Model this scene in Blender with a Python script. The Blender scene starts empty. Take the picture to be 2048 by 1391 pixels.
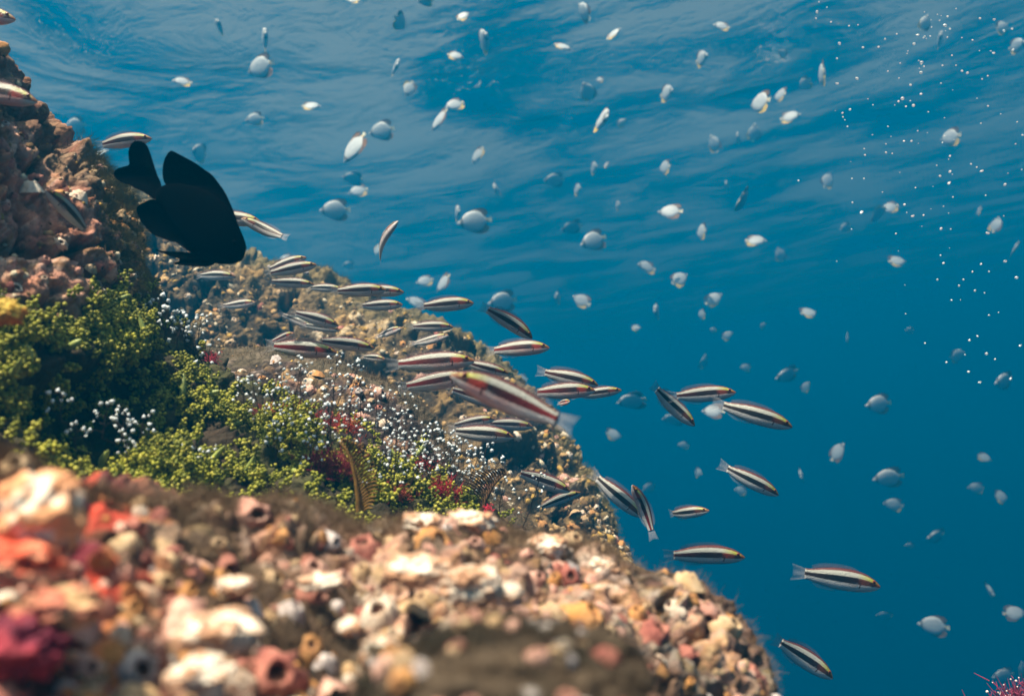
import bpy, math, random
import numpy as np
from mathutils import Vector, Matrix
R = math.radians
random.seed(7)
rng = np.random.default_rng(11)
SC = bpy.context.scene
COL = SC.collection

# ------------------------------------------------------------------ camera
FPX = 1773.0                       # focal length in photo pixels (2048 wide)
PITCH, ROLL = R(4.0), R(8.0)
fwd = Vector((0, math.cos(PITCH), math.sin(PITCH)))
r0 = Vector((1, 0, 0)); u0 = r0.cross(fwd)
right = (math.cos(ROLL) * r0 - math.sin(ROLL) * u0).normalized()
up = (math.cos(ROLL) * u0 + math.sin(ROLL) * r0).normalized()
cam_data = bpy.data.cameras.new("camera")
cam = bpy.data.objects.new("camera", cam_data)
COL.objects.link(cam)
cam.matrix_world = Matrix((
    (right.x, up.x, -fwd.x, 0), (right.y, up.y, -fwd.y, 0), (right.z, up.z, -fwd.z, 0), (0, 0, 0, 1)))
cam_data.sensor_width = 36
cam_data.lens = 36 * FPX / 2048
cam_data.clip_start = 0.01
cam_data.clip_end = 500
cam_data.dof.use_dof = True
cam_data.dof.focus_distance = 1.12
cam_data.dof.aperture_fstop = 7.2
SC.camera = cam

# ------------------------------------------------------------------ light
SUN_EL, SUN_AZ = R(71.0), R(-137.0)          # azimuth from +Y clockwise
sdir = Vector((math.sin(SUN_AZ) * math.cos(SUN_EL), math.cos(SUN_AZ) * math.cos(SUN_EL), math.sin(SUN_EL)))
W = bpy.data.worlds.new("World"); SC.world = W; W.use_nodes = True
wn = W.node_tree
bg = wn.nodes["Background"]
sky = wn.nodes.new("ShaderNodeTexSky"); sky.sky_type = 'NISHITA'; sky.sun_disc = False
sky.dust_density = 6; sky.sun_elevation = SUN_EL; sky.sun_rotation = SUN_AZ
bw_ = wn.nodes.new("ShaderNodeRGBToBW"); wn.links.new(sky.outputs[0], bw_.inputs[0])       # thin bright overcast: the sky pales towards grey
cl = wn.nodes.new("ShaderNodeMix"); cl.data_type = 'RGBA'; cl.inputs[0].default_value = .6
wn.links.new(sky.outputs[0], cl.inputs[6]); wn.links.new(bw_.outputs[0], cl.inputs[7]); wn.links.new(cl.outputs[2], bg.inputs[0]); bg.inputs[1].default_value = 0.074
sl = bpy.data.lights.new("sun", 'SUN'); sl.energy = 5.0; sl.angle = R(0.5); sl.color = (1, .86, .79)
sun = bpy.data.objects.new("sun", sl); COL.objects.link(sun)
sun.rotation_euler = sdir.to_track_quat('Z', 'Y').to_euler()
SC.view_settings.view_transform = 'Standard'; SC.view_settings.look = 'None'
SC.view_settings.gamma = 1; SC.view_settings.use_curve_mapping = False
SC.view_settings.exposure = 1.52
cy = SC.cycles
cy.use_denoising = True
cy.max_bounces = 6; cy.diffuse_bounces = 2; cy.glossy_bounces = 2; cy.transmission_bounces = 2
cy.volume_bounces = 1; cy.transparent_max_bounces = 16
cy.caustics_reflective = False; cy.caustics_refractive = False

# ------------------------------------------------------------------ helpers
def P(px, py, d):
    """point at depth d (metres along the view axis) on the ray through photo pixel (px, py)"""
    return (right * ((px - 1024) / FPX) + up * ((695.5 - py) / FPX) + fwd) * d
RV, UV_, FV = np.array(right), np.array(up), np.array(fwd)
def PN(px, py, d):
    px, py, d = np.asarray(px, float), np.asarray(py, float), np.asarray(d, float)
    return ((px - 1024) / FPX * d)[..., None] * RV + ((695.5 - py) / FPX * d)[..., None] * UV_ + d[..., None] * FV

def hash3(i, j, k, s=0):
    h = (i.astype(np.uint32) * np.uint32(374761393) + j.astype(np.uint32) * np.uint32(668265263)
         + k.astype(np.uint32) * np.uint32(2147483647 - 58) + np.uint32(s * 1013904223 % 4294967296))
    h = (h ^ (h >> np.uint32(13))) * np.uint32(1274126177)
    h = (h ^ (h >> np.uint32(16))) * np.uint32(2246822519)
    h = h ^ (h >> np.uint32(13))
    return h.astype(np.float64) / 4294967295.0
def vnoise(p, s=0):
    i = np.floor(p).astype(np.int64); f = p - i; f = f * f * (3 - 2 * f)
    o = 0
    for a in (0, 1):
        for b in (0, 1):
            for c in (0, 1):
                w = (f[:, 0] if a else 1 - f[:, 0]) * (f[:, 1] if b else 1 - f[:, 1]) * (f[:, 2] if c else 1 - f[:, 2])
                o = o + w * hash3(i[:, 0] + a, i[:, 1] + b, i[:, 2] + c, s)
    return o * 2 - 1
def fbm(p, octv=4, s=0, gain=.5):
    a, o, t = 1., 0., 0.
    for k in range(octv):
        o = o + a * vnoise(p * (2.03 ** k) + 17.3 * k, s + k); t += a; a *= gain
    return o / t
def worley(p, s=0):
    """distance to the nearest feature point and that cell's random number"""
    i = np.floor(p).astype(np.int64); best = np.full(len(p), 9.); cid = np.zeros(len(p))
    for a in (-1, 0, 1):
        for b in (-1, 0, 1):
            for c in (-1, 0, 1):
                x, y, z = i[:, 0] + a, i[:, 1] + b, i[:, 2] + c
                q = np.stack([x + hash3(x, y, z, s + 1), y + hash3(x, y, z, s + 2), z + hash3(x, y, z, s + 3)], 1)
                d = np.linalg.norm(p - q, axis=1); m = d < best
                best = np.where(m, d, best); cid = np.where(m, hash3(x, y, z, s + 4), cid)
    return best, cid

def mesh(name, v, faces, mats=(), smooth=True, uv=None, col=None, midx=None):
    """mesh data from a vertex array and a list of index arrays (n x 3 / n x 4)"""
    me = bpy.data.meshes.new(name)
    v = np.asarray(v, np.float32)
    faces = [np.asarray(f, np.int32) for f in faces if len(f)]
    loops = np.concatenate([f.ravel() for f in faces])
    tot = np.concatenate([np.full(len(f), f.shape[1], np.int32) for f in faces])
    start = np.concatenate([[0], np.cumsum(tot)[:-1]]).astype(np.int32)
    me.vertices.add(len(v)); me.vertices.foreach_set("co", v.ravel())
    me.loops.add(len(loops)); me.loops.foreach_set("vertex_index", loops)
    me.polygons.add(len(tot)); me.polygons.foreach_set("loop_start", start); me.polygons.foreach_set("loop_total", tot)
    if smooth: me.polygons.foreach_set("use_smooth", np.ones(len(tot), bool))
    if midx is not None: me.polygons.foreach_set("material_index", np.asarray(midx, np.int32))
    if uv is not None:
        l = me.uv_layers.new(name="UVMap"); l.data.foreach_set("uv", np.asarray(uv, np.float32)[loops].ravel())
    if col is not None:
        c = me.color_attributes.new("Col", 'FLOAT_COLOR', 'POINT')
        c.data.foreach_set("color", np.concatenate([col, np.ones((len(col), 1))], 1).astype(np.float32).ravel())
    for m in mats: me.materials.append(m)
    me.update(); me.validate()
    return me
def link(name, data, parent=None):
    o = bpy.data.objects.new(name, data); COL.objects.link(o)
    if parent is not None: o.parent = parent
    return o
def tag(o, label=None, cat=None, group=None, kind=None):
    if label: o['label'] = label
    if cat: o['category'] = cat
    if group: o['group'] = group
    if kind: o['kind'] = kind
    return o
def tile(tv, tf, mats):
    """copies of template verts tv (n,3), faces tf under matrices mats (m,4,4)"""
    m, n = len(mats), len(tv)
    h = np.concatenate([tv, np.ones((n, 1))], 1)
    v = np.einsum('mij,nj->mni', mats, h)[:, :, :3].reshape(-1, 3)
    off = (np.arange(m) * n)[:, None, None]
    return v, [(np.asarray(f)[None] + off).reshape(-1, np.asarray(f).shape[1]) for f in tf]
def frames(pos, nrm, size, spin=None):
    """4x4 matrices with local z along nrm, random spin, scale size (m,) or (m,3)"""
    pos, nrm = np.asarray(pos, float), np.asarray(nrm, float)
    n = nrm / np.linalg.norm(nrm, axis=1)[:, None]
    a = np.where(np.abs(n[:, 2:3]) < .9, [[0, 0, 1.]], [[1., 0, 0]])
    x = np.cross(a, n); x /= np.linalg.norm(x, axis=1)[:, None]; y = np.cross(n, x)
    t = rng.uniform(0, 6.283, len(n)) if spin is None else spin
    c, s = np.cos(t)[:, None], np.sin(t)[:, None]
    x, y = c * x + s * y, c * y - s * x
    size = np.asarray(size, float)
    if size.ndim == 1: size = np.repeat(size[:, None], 3, 1)
    M = np.zeros((len(n), 4, 4)); M[:, 3, 3] = 1
    M[:, :3, 0] = x * size[:, :1]; M[:, :3, 1] = y * size[:, 1:2]; M[:, :3, 2] = n * size[:, 2:3]; M[:, :3, 3] = pos
    return M
def ico(sub=1):
    import bmesh
    b = bmesh.new(); bmesh.ops.create_icosphere(b, subdivisions=sub, radius=1)
    v = np.array([x.co[:] for x in b.verts]); f = np.array([[q.index for q in p.verts] for p in b.faces]); b.free()
    return v, [f]
def tube(pts, rad, n=6, cap=True):
    """tube along pts (k,3) with radii (k,)"""
    pts = np.asarray(pts, float); k = len(pts); rad = np.broadcast_to(np.asarray(rad, float), (k,))
    t = np.gradient(pts, axis=0); t /= np.linalg.norm(t, axis=1)[:, None] + 1e-12
    a = np.array([.31, .22, .92]); x = np.cross(t, a); x /= np.linalg.norm(x, axis=1)[:, None] + 1e-9; y = np.cross(t, x)
    th = np.arange(n) / n * 2 * np.pi
    v = (pts[:, None] + rad[:, None, None] * (np.cos(th)[None, :, None] * x[:, None] + np.sin(th)[None, :, None] * y[:, None])).reshape(-1, 3)
    i, j = np.meshgrid(np.arange(k - 1), np.arange(n), indexing='ij'); j2 = (j + 1) % n
    q = np.stack([i * n + j, i * n + j2, (i + 1) * n + j2, (i + 1) * n + j], -1).reshape(-1, 4)
    return v, q
class Soup:
    def __init__(s): s.v, s.q, s.t, s.n, s.qm, s.tm = [], [], [], 0, [], []
    def add(s, v, faces, m=0):
        s.v.append(np.asarray(v, float))
        for f in faces:
            f = np.asarray(f) + s.n
            if f.shape[1] == 4: s.q.append(f); s.qm.append(np.full(len(f), m))
            else: s.t.append(f); s.tm.append(np.full(len(f), m))
        s.n += len(v)
    def build(s, name, mats, **k):
        fs, mi = [], []
        if s.q: fs.append(np.concatenate(s.q)); mi.append(np.concatenate(s.qm))
        if s.t: fs.append(np.concatenate(s.t)); mi.append(np.concatenate(s.tm))
        return mesh(name, np.concatenate(s.v), fs, mats, midx=np.concatenate(mi), **k)

class Mat:
    """small node builder"""
    def __init__(s, name):
        s.m = bpy.data.materials.new(name); s.m.use_nodes = True; s.t = s.m.node_tree; s.N = s.t.nodes
        s.b = s.N["Principled BSDF"]; s.out = s.N["Material Output"]
    def n(s, kind, **kw):
        x = s.N.new("ShaderNode" + kind)
        for k, v in kw.items(): setattr(x, k, v)
        return x
    def l(s, a, b): s.t.links.new(a, b)
    def set(s, node, **kw):
        for k, v in kw.items(): node.inputs[k.replace('_', ' ')].default_value = v
        return node
    def ramp(s, fac, stops, interp='LINEAR'):
        r = s.n("ValToRGB"); e = r.color_ramp; e.interpolation = interp
        while len(e.elements) < len(stops): e.elements.new(.5)
        for q, (p, c) in zip(e.elements, stops): q.position = p; q.color = (*c, 1) if len(c) == 3 else c
        s.l(fac, r.inputs[0]); return r.outputs[0]
    def mix(s, fac, a, b, mode='MIX'):
        x = s.n("Mix", data_type='RGBA', blend_type=mode)
        for sock, val in ((x.inputs[0], fac), (x.inputs[6], a), (x.inputs[7], b)):
            if hasattr(val, 'links') or hasattr(val, 'is_output'): s.l(val, sock)
            else: sock.default_value = val if not isinstance(val, tuple) else (*val, 1)
        return x.outputs[2]
    def math(s, op, a, b=None, c=None):
        x = s.n("Math", operation=op)
        for k, val in enumerate((a, b, c)):
            if val is None: continue
            if isinstance(val, (int, float)): x.inputs[k].default_value = val
            else: s.l(val, x.inputs[k])
        return x.outputs[0]
    def coord(s, which="Object"): return s.n("TexCoord").outputs[which]
    def noise(s, co, scale, detail=4, rough=.55, dist=0):
        x = s.n("TexNoise"); s.l(co, x.inputs["Vector"])
        s.set(x, Scale=scale, Detail=detail, Roughness=rough, Distortion=dist); return x
    def bump(s, h, strength, dist):
        x = s.n("Bump"); s.l(h, x.inputs["Height"]); s.set(x, Strength=strength, Distance=dist); return x.outputs[0]
def simple(name, rgb, rough=.6, spec=.3, var=.25, scale=60, alpha=None):
    m = Mat(name); co = m.coord()
    nz = m.noise(co, scale, 3)
    d = tuple(x * (1 - var) for x in rgb); li = tuple(min(1, x * (1 + var)) for x in rgb)
    m.l(m.ramp(nz.outputs[0], [(.3, d), (.7, li)]), m.b.inputs["Base Color"])
    m.set(m.b, Roughness=rough, Specular_IOR_Level=spec)
    if alpha is not None: m.b.inputs["Alpha"].default_value = alpha
    return m.m

# ------------------------------------------------------------------ water: the body of blue water, the surface overhead, the bed far below
def build_water():
    # wavy underside of the sea surface
    n = 260
    g = np.linspace(-1, 1, n); g = np.sign(g) * np.abs(g) ** 1.8
    X, Y = np.meshgrid(g * 90, g * 90 + 10, indexing='ij')
    p = np.stack([X.ravel(), Y.ravel(), np.zeros(n * n)], 1)
    z = 3.05 + .06 * fbm(p * np.array([.55, .8, 1]), 3, 5)
    p[:, 2] = z
    i, j = np.meshgrid(np.arange(n - 1), np.arange(n - 1), indexing='ij')
    q = np.stack([i * n + j, i * n + j + 1, (i + 1) * n + j + 1, (i + 1) * n + j], -1).reshape(-1, 4)
    m = Mat("sea_surface")
    co = m.coord()
    mp = m.n("Mapping", vector_type='TEXTURE'); m.l(co, mp.inputs[0])
    mp.inputs["Rotation"].default_value = (0, 0, R(-33)); mp.inputs["Scale"].default_value = (1.05, 1.0, 1)
    n1 = m.noise(mp.outputs[0], 1.7, 5, .58, .5)
    n2 = m.noise(mp.outputs[0], .50, 5, .5, .6)
    h = m.math('ADD', m.math('MULTIPLY', n1.outputs[0], m.math('MULTIPLY_ADD', n2.outputs[0], 2.2, -.25)), m.math('MULTIPLY', n2.outputs[0], 1.6))
    bp = m.n("Bump"); m.l(h, bp.inputs["Height"]); m.set(bp, Strength=1.0, Distance=WAVE)
    lw = m.n("LayerWeight"); lw.inputs["Blend"].default_value = .5; m.l(bp.outputs[0], lw.inputs["Normal"])
    c = m.math('SUBTRACT', 1.0, lw.outputs["Facing"])        # cosine to the wave's own normal
    fac = m.n("MapRange", interpolation_type='SMOOTHSTEP'); c = m.math('ADD', c, m.math('MULTIPLY_ADD', n2.outputs[0], 2.7, -1.20)); m.l(c, fac.inputs["Value"])
    fac.inputs["From Min"].default_value = .10; fac.inputs["From Max"].default_value = .80
    tr = m.n("BsdfTransparent"); tr.inputs[0].default_value = (.95, 1.0, .82, 1)
    gl = m.n("BsdfGlossy"); gl.inputs["Roughness"].default_value = .08; gl.inputs["Color"].default_value = (.9, .95, 1, 1)
    m.l(bp.outputs[0], gl.inputs["Normal"])
    mx = m.n("MixShader"); m.l(fac.outputs[0], mx.inputs[0]); m.l(gl.outputs[0], mx.inputs[1]); m.l(tr.outputs[0], mx.inputs[2])
    m.l(mx.outputs[0], m.out.inputs["Surface"])
    o = link("water_surface", mesh("water_surface", p, [q[:, ::-1]], [m.m]))
    tag(o, "rippled underside of the sea surface with pale patches of sky", "water surface", kind="structure")
    # the bed
    n = 90; g = np.linspace(-95, 95, n)
    X, Y = np.meshgrid(g, g + 10, indexing='ij'); p = np.stack([X.ravel(), Y.ravel(), np.zeros(n * n)], 1)
    p[:, 2] = -24 + 1.2 * fbm(p * .08, 4, 9)
    i, j = np.meshgrid(np.arange(n - 1), np.arange(n - 1), indexing='ij')
    q = np.stack([i * n + j, (i + 1) * n + j, (i + 1) * n + j + 1, i * n + j + 1], -1).reshape(-1, 4)
    o = link("sea_bed", mesh("sea_bed", p, [q], [simple("bed_sand", (.12, .13, .10), .9, .1, .4, .6)]))
    tag(o, "sandy sea bed lost in deep blue water", "sea bed", kind="structure")
    # blue water that things fade into
    s = 60.0; z0, z1 = -28.0, 2.92
    v = [(x, y + 15, z) for z in (z0, z1) for y in (-s, s) for x in (-s, s)]
    f = [(0, 2, 3, 1), (4, 5, 7, 6), (0, 1, 5, 4), (2, 6, 7, 3), (0, 4, 6, 2), (1, 3, 7, 5)]
    hm = Mat("water_haze"); hm.N.remove(hm.b)
    pv = hm.n("VolumePrincipled")
    pv.inputs["Color"].default_value = HAZE_COL; pv.inputs["Density"].default_value = HAZE_D
    pv.inputs["Anisotropy"].default_value = .15; pv.inputs["Absorption Color"].default_value = HAZE_ABS
    hm.l(pv.outputs[0], hm.out.inputs["Volume"])
    o = link("haze", mesh("haze", v, [f], [hm.m], smooth=False))
    tag(o, "clear blue sea water fading everything far off", "water", kind="stuff")
WAVE = .17
HAZE_D = .14
HAZE_COL = (.0, .154, .328, 1)
HAZE_ABS = (0, 0, 0, 1)
build_water()
# ------------------------------------------------------------------ reef masses
def catmull(pts, n):
    """resample a polyline (k,m) to n points by arc length, lightly smoothed"""
    pts = np.asarray(pts, float)
    s = np.concatenate([[0], np.cumsum(np.linalg.norm(np.diff(pts[:, :2], axis=0), axis=1))]); s /= s[-1]
    t = np.linspace(0, 1, n)
    o = np.stack([np.interp(t, s, pts[:, k]) for k in range(pts.shape[1])], 1)
    w = max(1, n // 60)
    ker = np.ones(2 * w + 1) / (2 * w + 1)
    for k in range(o.shape[1]):
        e = np.concatenate([np.full(w, o[0, k]), o[:, k], np.full(w, o[-1, k])])
        o[:, k] = np.convolve(e, ker, 'valid')
    return o
class Sheet: pass
def sheet(crest, base, nu, nv, nb, back, inward, power=.6, relief=None):
    """rock face: crest line (px,py,depth) rolled over to the back, face running down to the base line (px,py,depth)"""
    c, b = catmull(crest, nu), catmull(base, nu)
    s = np.linspace(0, 1, nv) ** 1.15
    f = s ** power
    px = c[:, None, 0] + (b - c)[:, None, 0] * s; py = c[:, None, 1] + (b - c)[:, None, 1] * s
    d = c[:, None, 2] + (b - c)[:, None, 2] * f
    face = PN(px, py, d)
    t = np.linspace(1, 0, nb + 1)[:-1]                       # the back, from far to the crest
    ln = np.hypot(*(b - c)[:, :2].T); ux, uy = (b - c)[:, 0] / ln, (b - c)[:, 1] / ln
    bx = c[:, None, 0] + ux[:, None] * inward * t ** 2; by = c[:, None, 1] + uy[:, None] * inward * t ** 2
    bd = c[:, None, 2] + back * t
    bk = PN(bx, by, bd)
    pos = np.concatenate([bk, face], 1)
    S = Sheet(); S.px = np.concatenate([bx, px], 1); S.py = np.concatenate([by, py], 1); S.nb = nb
    S.s = np.concatenate([-t[None] + 0 * bx, s[None] + 0 * px], 1)
    S.shape = pos.shape[:2]
    def normals(p):
        du = np.gradient(p, axis=0); dv = np.gradient(p, axis=1)
        n = np.cross(du, dv); n /= np.linalg.norm(n, axis=2)[..., None] + 1e-12
        if (n[:, nb + 2:] * p[:, nb + 2:]).sum() > 0: n = -n
        return n
    n = normals(pos)
    h, col = relief(pos.reshape(-1, 3), S)
    pos = pos + n * h.reshape(S.shape)[..., None]
    S.pos = pos; S.n = normals(pos); S.n0 = n; S.col = col
    i, j = np.meshgrid(np.arange(S.shape[0] - 1), np.arange(S.shape[1] - 1), indexing='ij'); w = S.shape[1]
    q = np.stack([i * w + j, (i + 1) * w + j, (i + 1) * w + j + 1, i * w + j + 1], -1).reshape(-1, 4)
    # face outward
    fn = np.cross(pos[1, nb + 5] - pos[0, nb + 5], pos[0, nb + 6] - pos[0, nb + 5])
    if fn @ S.n[0, nb + 5] < 0: q = q[:, ::-1]
    S.q = q
    return S
def pick(S, n, w):
    """n random grid points drawn with weights w (shape)"""
    p = np.clip(w, 0, None).ravel(); p = p / p.sum()
    k = rng.choice(p.size, n, p=p)
    return k
def lerp(a, b, t): return a + (b - a) * t
def smooth(x, a, b):
    t = np.clip((x - a) / (b - a), 0, 1); return t * t * (3 - 2 * t)
def rock_material(name, scale, bumpd, rough=.85, bscale=1.0):
    m = Mat(name); co = m.coord()
    at = m.n("Attribute", attribute_name="Col")
    n1 = m.noise(co, scale, 6, .65); n2 = m.noise(co, scale * 4.3, 4, .6)
    v = m.math('ADD', m.math('MULTIPLY', n1.outputs[0], 1.5), m.math('MULTIPLY', n2.outputs[0], .7))
    g = m.ramp(v, [(.55, (.35, .33, .33)), (1.0, (1, 1, 1)), (1.0, (1, 1, 1))])
    g = m.ramp(m.math('MULTIPLY', v, .5), [(.32, (.42, .38, .36)), (.52, (.95, .95, .95)), (.72, (1.25, 1.22, 1.2))])
    m.l(m.mix(1.0, at.outputs["Color"], g, 'MULTIPLY'), m.b.inputs["Base Color"])
    vor = m.n("TexVoronoi"); m.l(co, vor.inputs["Vector"]); vor.inputs["Scale"].default_value = scale * 1.6 * bscale
    h = m.math('SUBTRACT', m.math('MULTIPLY', n1.outputs[0], 1.0), m.math('MULTIPLY', vor.outputs["Distance"], .8))
    h = m.math('ADD', h, m.math('MULTIPLY', n2.outputs[0], .4))
    m.l(m.bump(h, .9, bumpd), m.b.inputs["Normal"])
    m.set(m.b, Roughness=rough, Specular_IOR_Level=.25)
    return m.m
def warp(p, f, a, s=0): return p + a * np.stack([fbm(p * f, 2, s), fbm(p * f + 31, 2, s + 5), fbm(p * f + 67, 2, s + 9)], 1)
def cracks(p, f, s, w=.10): return smooth(-np.abs(fbm(warp(p, f * 1.3, .35 / f, s + 3) * f, 3, s)), -w, 0)
def billow(p, f, s): return np.abs(fbm(warp(p, f * .9, .4 / f, s + 7) * f, 4, s)) * 2
def palette(cid, cols, probs):
    e = np.cumsum(probs) / np.sum(probs)
    return np.asarray(cols)[np.clip(np.searchsorted(e, cid), 0, len(cols) - 1)]

# --- foreground rock -------------------------------------------------------
def relief_front(p, S):
    px, py = S.px.ravel(), S.py.ravel()
    big = fbm(p * 14, 3, 1); q_ = warp(p, 75, .012, 301)
    w1, c1 = worley(q_ * 62, 3); w2, c2 = worley(q_ * 130 + 5, 8)
    turf = smooth(fbm(p * 20 + 3, 3, 31), .05, .38)                       # patches grown over by brown turf
    hollow = smooth(-np.hypot((px - 640) / 260., (py - 1300) / 70.), -1.1, -.5) * .6
    band = smooth(.17 - S.s.ravel(), -.02, .05) * smooth(-px, -520, -300)
    turf = np.clip(turf + band + hollow + smooth(-S.s.ravel(), -.06, .05) * .65, 0, 1)
    dome = np.clip(.75 - w1, 0, 1) * .0115 * (.35 + c1 * .9) * (1 - .75 * turf) + np.clip(.7 - w2, 0, 1) * .0042
    bl = billow(p, 48, 431)
    h = big * .018 + dome * .55 + bl * .0052 + fbm(p * 150, 4, 4) * .0030
    cols = [(.74, .55, .45), (.64, .37, .29), (.55, .23, .16), (.54, .30, .15), (.34, .17, .12), (.62, .50, .30), (.24, .10, .09), (.55, .25, .08), (.36, .32, .33)]
    c = palette(c1, cols, [.10, .17, .17, .19, .12, .07, .08, .04, .06])
    cc = palette(c2, cols, [.11, .16, .16, .18, .14, .06, .10, .06, .03])
    c = lerp(c, cc, np.where(w2 < .42, .75, .25)[:, None])
    fi = np.clip(.5 + .75 * fbm(q_ * 70, 4, 433) + .2 * (c1 - .5), 0, .999)
    c = lerp(c, palette(fi, [(.10, .035, .03), (.30, .12, .085), (.46, .26, .14), (.58, .33, .25), (.70, .48, .39), (.82, .70, .60), (.50, .33, .15), (.24, .13, .10)], [.12, .15, .14, .16, .14, .09, .10, .1]), .6)
    c = lerp(c, np.array([.06, .034, .024]), (smooth(-bl, -.16, -.02) * .75)[:, None])
    c = lerp(c, np.array([.085, .055, .035]), (turf * .9)[:, None])
    cr = cracks(p, 24, 401, .09) * (1 - .6 * turf); h = h - cr * .013
    c = c * (.26 + .66 * smooth(fbm(p * 19 + 2, 3, 402), -.35, .4))[:, None]
    c = lerp(c, np.array([.045, .025, .018]), (cr * .7)[:, None])
    # red and orange sponge growth on the near left
    redm = smooth(-px, -400, -190) * smooth(fbm(p * 34 + 9, 3, 12), -.45, -.05)
    r = palette(c1, [(.60, .07, .04), (.74, .26, .10), (.70, .46, .34), (.16, .012, .03), (.40, .08, .045), (.10, .02, .015)], [.25, .2, .1, .15, .15, .15])
    c = lerp(c, r, (redm * .85)[:, None])
    return h, np.clip(c, 0, 1)
FRONT = sheet(
    [(-260, 880, .30), (-60, 895, .31), (0, 905, .32), (150, 955, .34), (300, 1000, .37), (450, 1040, .40), (600, 1040, .43), (750, 1045, .46), (900, 1022, .48), (1000, 1035, .49), (1100, 1062, .50),
     (1200, 1098, .51), (1300, 1145, .52), (1380, 1180, .53), (1440, 1215, .53), (1490, 1270, .53), (1530, 1330, .52), (1565, 1395, .51), (1600, 1480, .50)],
    [(-420, 1600, .19), (-200, 1640, .195), (0, 1660, .20), (150, 1680, .20), (300, 1690, .205), (450, 1700, .21), (560, 1700, .22), (650, 1700, .225), (750, 1700, .23), (850, 1700, .235), (950, 1700, .245),
     (1030, 1700, .26), (1100, 1700, .275), (1150, 1700, .29), (1200, 1700, .30), (1250, 1700, .32), (1320, 1700, .34), (1400, 1680, .36), (1470, 1640, .38)],
    470, 190, 40, .16, 260, .8, relief_front)
ROCK_A = rock_material("encrusted_rock_near", 150, .0022)
o = link("reef_ledge", mesh("reef_ledge", FRONT.pos.reshape(-1, 3), [FRONT.q], [ROCK_A], col=FRONT.col))
tag(o, "near reef ledge crusted with pink and cream barnacles", "reef", kind="structure")

# --- left wall and green slope --------------------------------------------
def relief_wall(p, S):
    px, py = S.px.ravel(), S.py.ravel()
    gy = np.interp(px, [0, 60, 150, 215, 280, 340], [600, 600, 590, 560, 545, 560])
    cavity = smooth(-np.hypot((px - 190) / 175., (py - 835) / 100.), -1.2, -.6)
    green = smooth(py + 45 * fbm(p * 16, 3, 41), gy - 20, gy + 70)
    rim = smooth(px + 26 * fbm(p * 22, 2, 55), np.interp(py, [180, 280, 400, 560], [75, 130, 165, 235]), np.interp(py, [180, 280, 400, 560], [110, 190, 222, 275])) * (1 - green)
    q_ = warp(p, 48, .022, 311); w1, c1 = worley(q_ * 40, 13); w2, c2 = worley(q_ * 100, 18)
    h = fbm(p * 9, 3, 21) * .026 + np.clip(.75 - w1, 0, 1) * .011 * (.3 + c1) * (1 - .6 * green) + billow(p, 26, 441) * .010 * (1 - .5 * green) + np.clip(.7 - w2, 0, 1) * .0065 + fbm(p * 85, 4, 24) * .0055
    cols = [(.66, .34, .26), (.74, .52, .43), (.54, .19, .12), (.46, .22, .10), (.22, .06, .05), (.48, .30, .14), (.48, .09, .06)]
    c = palette(c1, cols, [.24, .17, .18, .14, .12, .08, .07]); cc = palette(c2, cols, [.22, .2, .14, .16, .14, .1, .04])
    c = lerp(c, cc, np.where(w2 < .45, .7, .2)[:, None])
    c = lerp(c, np.array([.06, .03, .025]), smooth(w1, .45, .72)[:, None] * .8)
    fi = np.clip(.5 + .75 * fbm(q_ * 42, 4, 443), 0, .999)
    c = lerp(c, palette(fi, [(.07, .02, .018), (.24, .07, .05), (.40, .17, .10), (.56, .27, .20), (.66, .44, .35), (.34, .20, .09), (.16, .09, .045)], [.14, .18, .16, .16, .1, .12, .14]), .6)
    cr = cracks(p, 13, 411, .12) * (1 - green); h = h - cr * .026
    c = c * (.48 + .55 * smooth(fbm(p * 12 + 2, 3, 412), -.35, .4))[:, None]
    c = lerp(c, np.array([.03, .016, .012]), (cr * .75)[:, None])
    turf = smooth(fbm(p * 14 + 8, 3, 33), .0, .35)
    c = lerp(c, np.array([.13, .09, .05]), (turf * .75)[:, None])
    c = lerp(c, lerp(np.array([.075, .055, .022]), np.array([.17, .13, .05]), smooth(fbm(p * 40, 3, 3), -.2, .5)[:, None]), (rim * .9)[:, None])
    g = lerp(np.array([.018, .015, .008]), np.array([.05, .055, .015]), smooth(fbm(p * 26, 3, 61), -.2, .4)[:, None])
    c = lerp(c, g, (green * .95)[:, None])
    h = h + green * (fbm(p * 26, 3, 27) * .013 + np.clip(.8 - worley(warp(p, 30, .02, 341) * 27, 29)[0], 0, 1) * .024)
    h = h - cavity * .05
    S.cav = cavity.reshape(S.shape)
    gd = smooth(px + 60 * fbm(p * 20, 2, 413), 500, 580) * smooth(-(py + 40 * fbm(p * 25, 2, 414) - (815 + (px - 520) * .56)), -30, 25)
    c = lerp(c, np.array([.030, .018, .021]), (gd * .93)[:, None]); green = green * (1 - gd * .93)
    S.green = green.reshape(S.shape); S.rim = rim.reshape(S.shape)
    return h, np.clip(c, 0, 1)
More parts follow.
